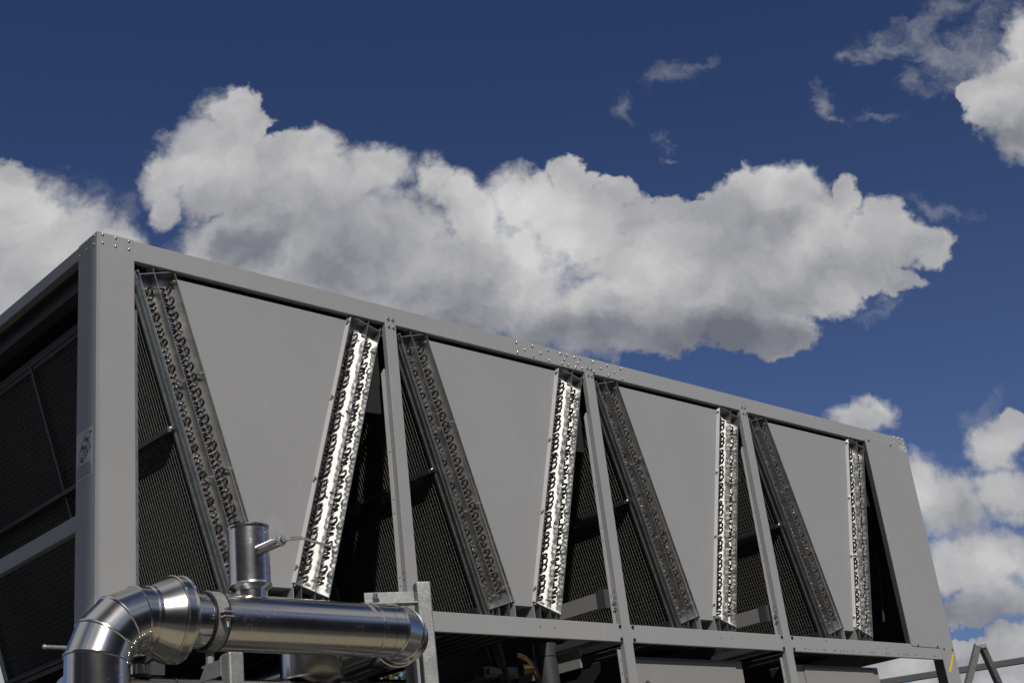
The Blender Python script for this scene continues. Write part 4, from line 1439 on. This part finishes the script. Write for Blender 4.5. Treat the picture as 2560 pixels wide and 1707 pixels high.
# ================================================================ far handrails
gr = thing('guard_rail', 'long galvanised guard rail, its shaded side put into a dark colour, crossing behind the A-shaped trestle', 'railing', (12.0, 2.1, DECK))
p0, p1 = Vector((11.29, 2.81, -1.785)), Vector((12.63, 1.41, -1.72))
dv = (p1 - p0)
dv.z *= 0.9
a, c = p0 - dv * 1.6, p0 + dv * 5
MB().bar(a, c, 0.075, (0, 0, 1), 0.075).build('top_rail', 'dark_grey_paint', gr, bevel=0.006)  # darker than its zinc: the shaded underside is put into the colour
for k in (-1.5, 2.6, 4.6):
    q = p0 + dv * k
    MB().bar((q.x, q.y, DECK), (q.x, q.y, q.z - 0.037), 0.06, (1, 0.9, 0), 0.06).build('upright', 'frame_zinc', gr)
MB().bar(a - Vector((0, 0, 0.75)), c - Vector((0, 0, 0.75)), 0.05, (0, 0, 1), 0.05).build('lower_rail', 'frame_zinc', gr)
tr = thing('trestle', 'galvanised A-shaped trestle of square tube standing beyond the chiller', 'trestle', (10.4, 0.9, DECK))
ap = Vector((10.287, 0.729, -1.752))
dl_ = Vector((-0.045, 0.190, -0.364))
dr_ = Vector((0.195, 0.010, -0.397))
tl = (ap.z - DECK) / 0.364
tr_ = (ap.z - DECK) / 0.397
MB().bar(ap + Vector((-0.022, 0.0, -0.01)), ap + dl_ * tl, 0.066, (0.6, 0.6, 0.3), 0.066).build('leg', 'dull_zinc', tr, bevel=0.010)
MB().bar(ap + Vector((0.03, -0.012, -0.035)), ap + dr_ * tr_, 0.066, (0.2, 0.9, 0.3), 0.066).build('leg', 'frame_zinc', tr, bevel=0.010)
b = MB().obox(ap + Vector((0.01, -0.04, -0.03)), (0.72, -0.69, 0), (0, 0, 1), (0.69, 0.72, 0), 0.026, 0.026, 0.006)
b.build('hinge_plate', 'frame_zinc', tr, bevel=0.004)

# ================================================================ trees beyond and the plant room behind the viewer


def tree(x, y, h, cr, label, seed):
    random.seed(seed)
    t = thing('broadleaf_tree', label, 'tree', (x, y, DECK - 0.2), 'trees beyond the chiller')
    tk = MB()
    zt = DECK - 0.2
    tk.tube([(x, y, zt), (x + 0.05, y, zt + h * 0.3), (x, y + 0.1, zt + h * 0.6), (x, y, zt + h * 0.9)], [0.28, 0.2, 0.13, 0.03], 10)
    for k in range(9):
        a = random.uniform(0, 2 * PI)
        z0 = zt + h * random.uniform(0.3, 0.75)
        l_ = cr * random.uniform(0.5, 0.9)
        tk.tube([(x, y, z0), (x + l_ * 0.5 * math.cos(a), y + l_ * 0.5 * math.sin(a), z0 + l_ * 0.35), (x + l_ * math.cos(a), y + l_ * math.sin(a), z0 + l_ * 0.55)], [0.09, 0.06, 0.02], 6)
    tk.build('trunk', 'bark', t, smooth=True)
    lf = MB()
    clumps = []
    for k in range(70):
        a = random.uniform(0, 2 * PI)
        e_ = random.uniform(-0.6, 1.0)
        rr_ = cr * random.uniform(0.35, 1.0) * math.sqrt(max(0.1, 1 - 0.5 * e_ * e_))
        clumps.append((x + rr_ * math.cos(a), y + rr_ * math.sin(a), zt + h * 0.64 + e_ * h * 0.33, cr * random.uniform(0.18, 0.36)))
    for (cx_, cy_, cz_, cr_) in clumps:
        for k in range(120):
            v = Vector((random.gauss(0, 1), random.gauss(0, 1), random.gauss(0, 0.8))) * cr_ * 0.55
            n_ = Vector((random.gauss(0, 1), random.gauss(0, 1), random.gauss(0.4, 1))).normalized()
            u_ = n_.orthogonal().normalized()
            w_ = n_.cross(u_)
            s_ = random.uniform(0.06, 0.11)
            c_ = Vector((cx_, cy_, cz_)) + v
            lf.add([c_ - u_ * s_, c_ + w_ * s_ * 0.6, c_ + u_ * s_, c_ - w_ * s_ * 0.6], [(0, 1, 2, 3)])
    lf.build('crown', 'leaves', t)
    return t


tree(16.0, 17.6, 9.0, 3.2, 'sunlit broadleaf tree glimpsed under the chiller beside the grey post', 11)
tree(13.6, 21.5, 9.4, 3.2, 'darker broadleaf tree glimpsed under the pipe elbow, left of the sunlit one', 12)

pr_ = thing('plant_room', 'dark clad plant room behind the viewer with a pale roof fascia', 'building', (0, -20, DECK - 0.2))
MB().box(-30, 26, -27, -19, DECK - 0.2, DECK + 8.6).build('wall', 'dark_cladding', pr_)
MB().box(-30.2, 26.2, -27.2, -18.8, DECK + 8.6, DECK + 10.0).build('roof_fascia', 'pale_trim', pr_)
MB().box(-30.4, 26.4, -27.4, -18.6, DECK + 10.0, DECK + 10.12).build('roof_edge', 'sheet_zinc', pr_)
for x in (-24, -17, -10, -3, 4, 11, 18):
    MB().box(x - 0.12, x + 0.12, -18.98, -18.9, DECK, DECK + 8.58).build('wall_batten', 'dark_grey_paint', pr_)

# flat roof added at left, out of view, to shade the chiller's near end
cn = thing('shade_canopy', 'unseen flat roof on two columns, added to shade the chiller end', 'shade_canopy', (-4.2, -4.6, DECK))
HC = 3.5
da = Vector((SUN.x, SUN.y, 0)).normalized()
dn = Vector((da.y, -da.x, 0))
A_ = Vector((0, 0.012, 0)) + Vector((SUN.x, SUN.y, 0)) * (HC / SUN.z)
q = [A_ - da * 2.9, A_ + da * 2.75, A_ + da * 2.75 + dn * 2.2, A_ - da * 2.9 + dn * 2.2]
MB().prism([(v.x, v.y, HC) for v in q], (0, 0, 0.16)).build('roof_slab', 'pale_trim', cn)
for t in (-2.4, 2.2):
    v = A_ + da * t + dn * 2.0
    MB().tube([(v.x, v.y, DECK), (v.x, v.y, HC)], 0.09, 16).build('column', 'dull_zinc', cn, smooth=True)
    w = A_ + da * t + dn * 0.3
    MB().bar((v.x, v.y, HC - 0.09), (w.x, w.y, HC - 0.09), 0.1, (0, 0, 1), 0.17).build('beam', 'dull_zinc', cn)

wg_ = thing('office_block', 'plain grey rendered block to the left of the viewer', 'building', (-18, -8, DECK - 0.2))
MB().box(-24, -15, -17, 6, DECK - 0.2, DECK + 9.5).build('wall', 'grey_render', wg_)
MB().box(-24.2, -14.8, -17.2, 6.2, DECK + 9.5, DECK + 9.8).build('roof_edge', 'pale_trim', wg_)
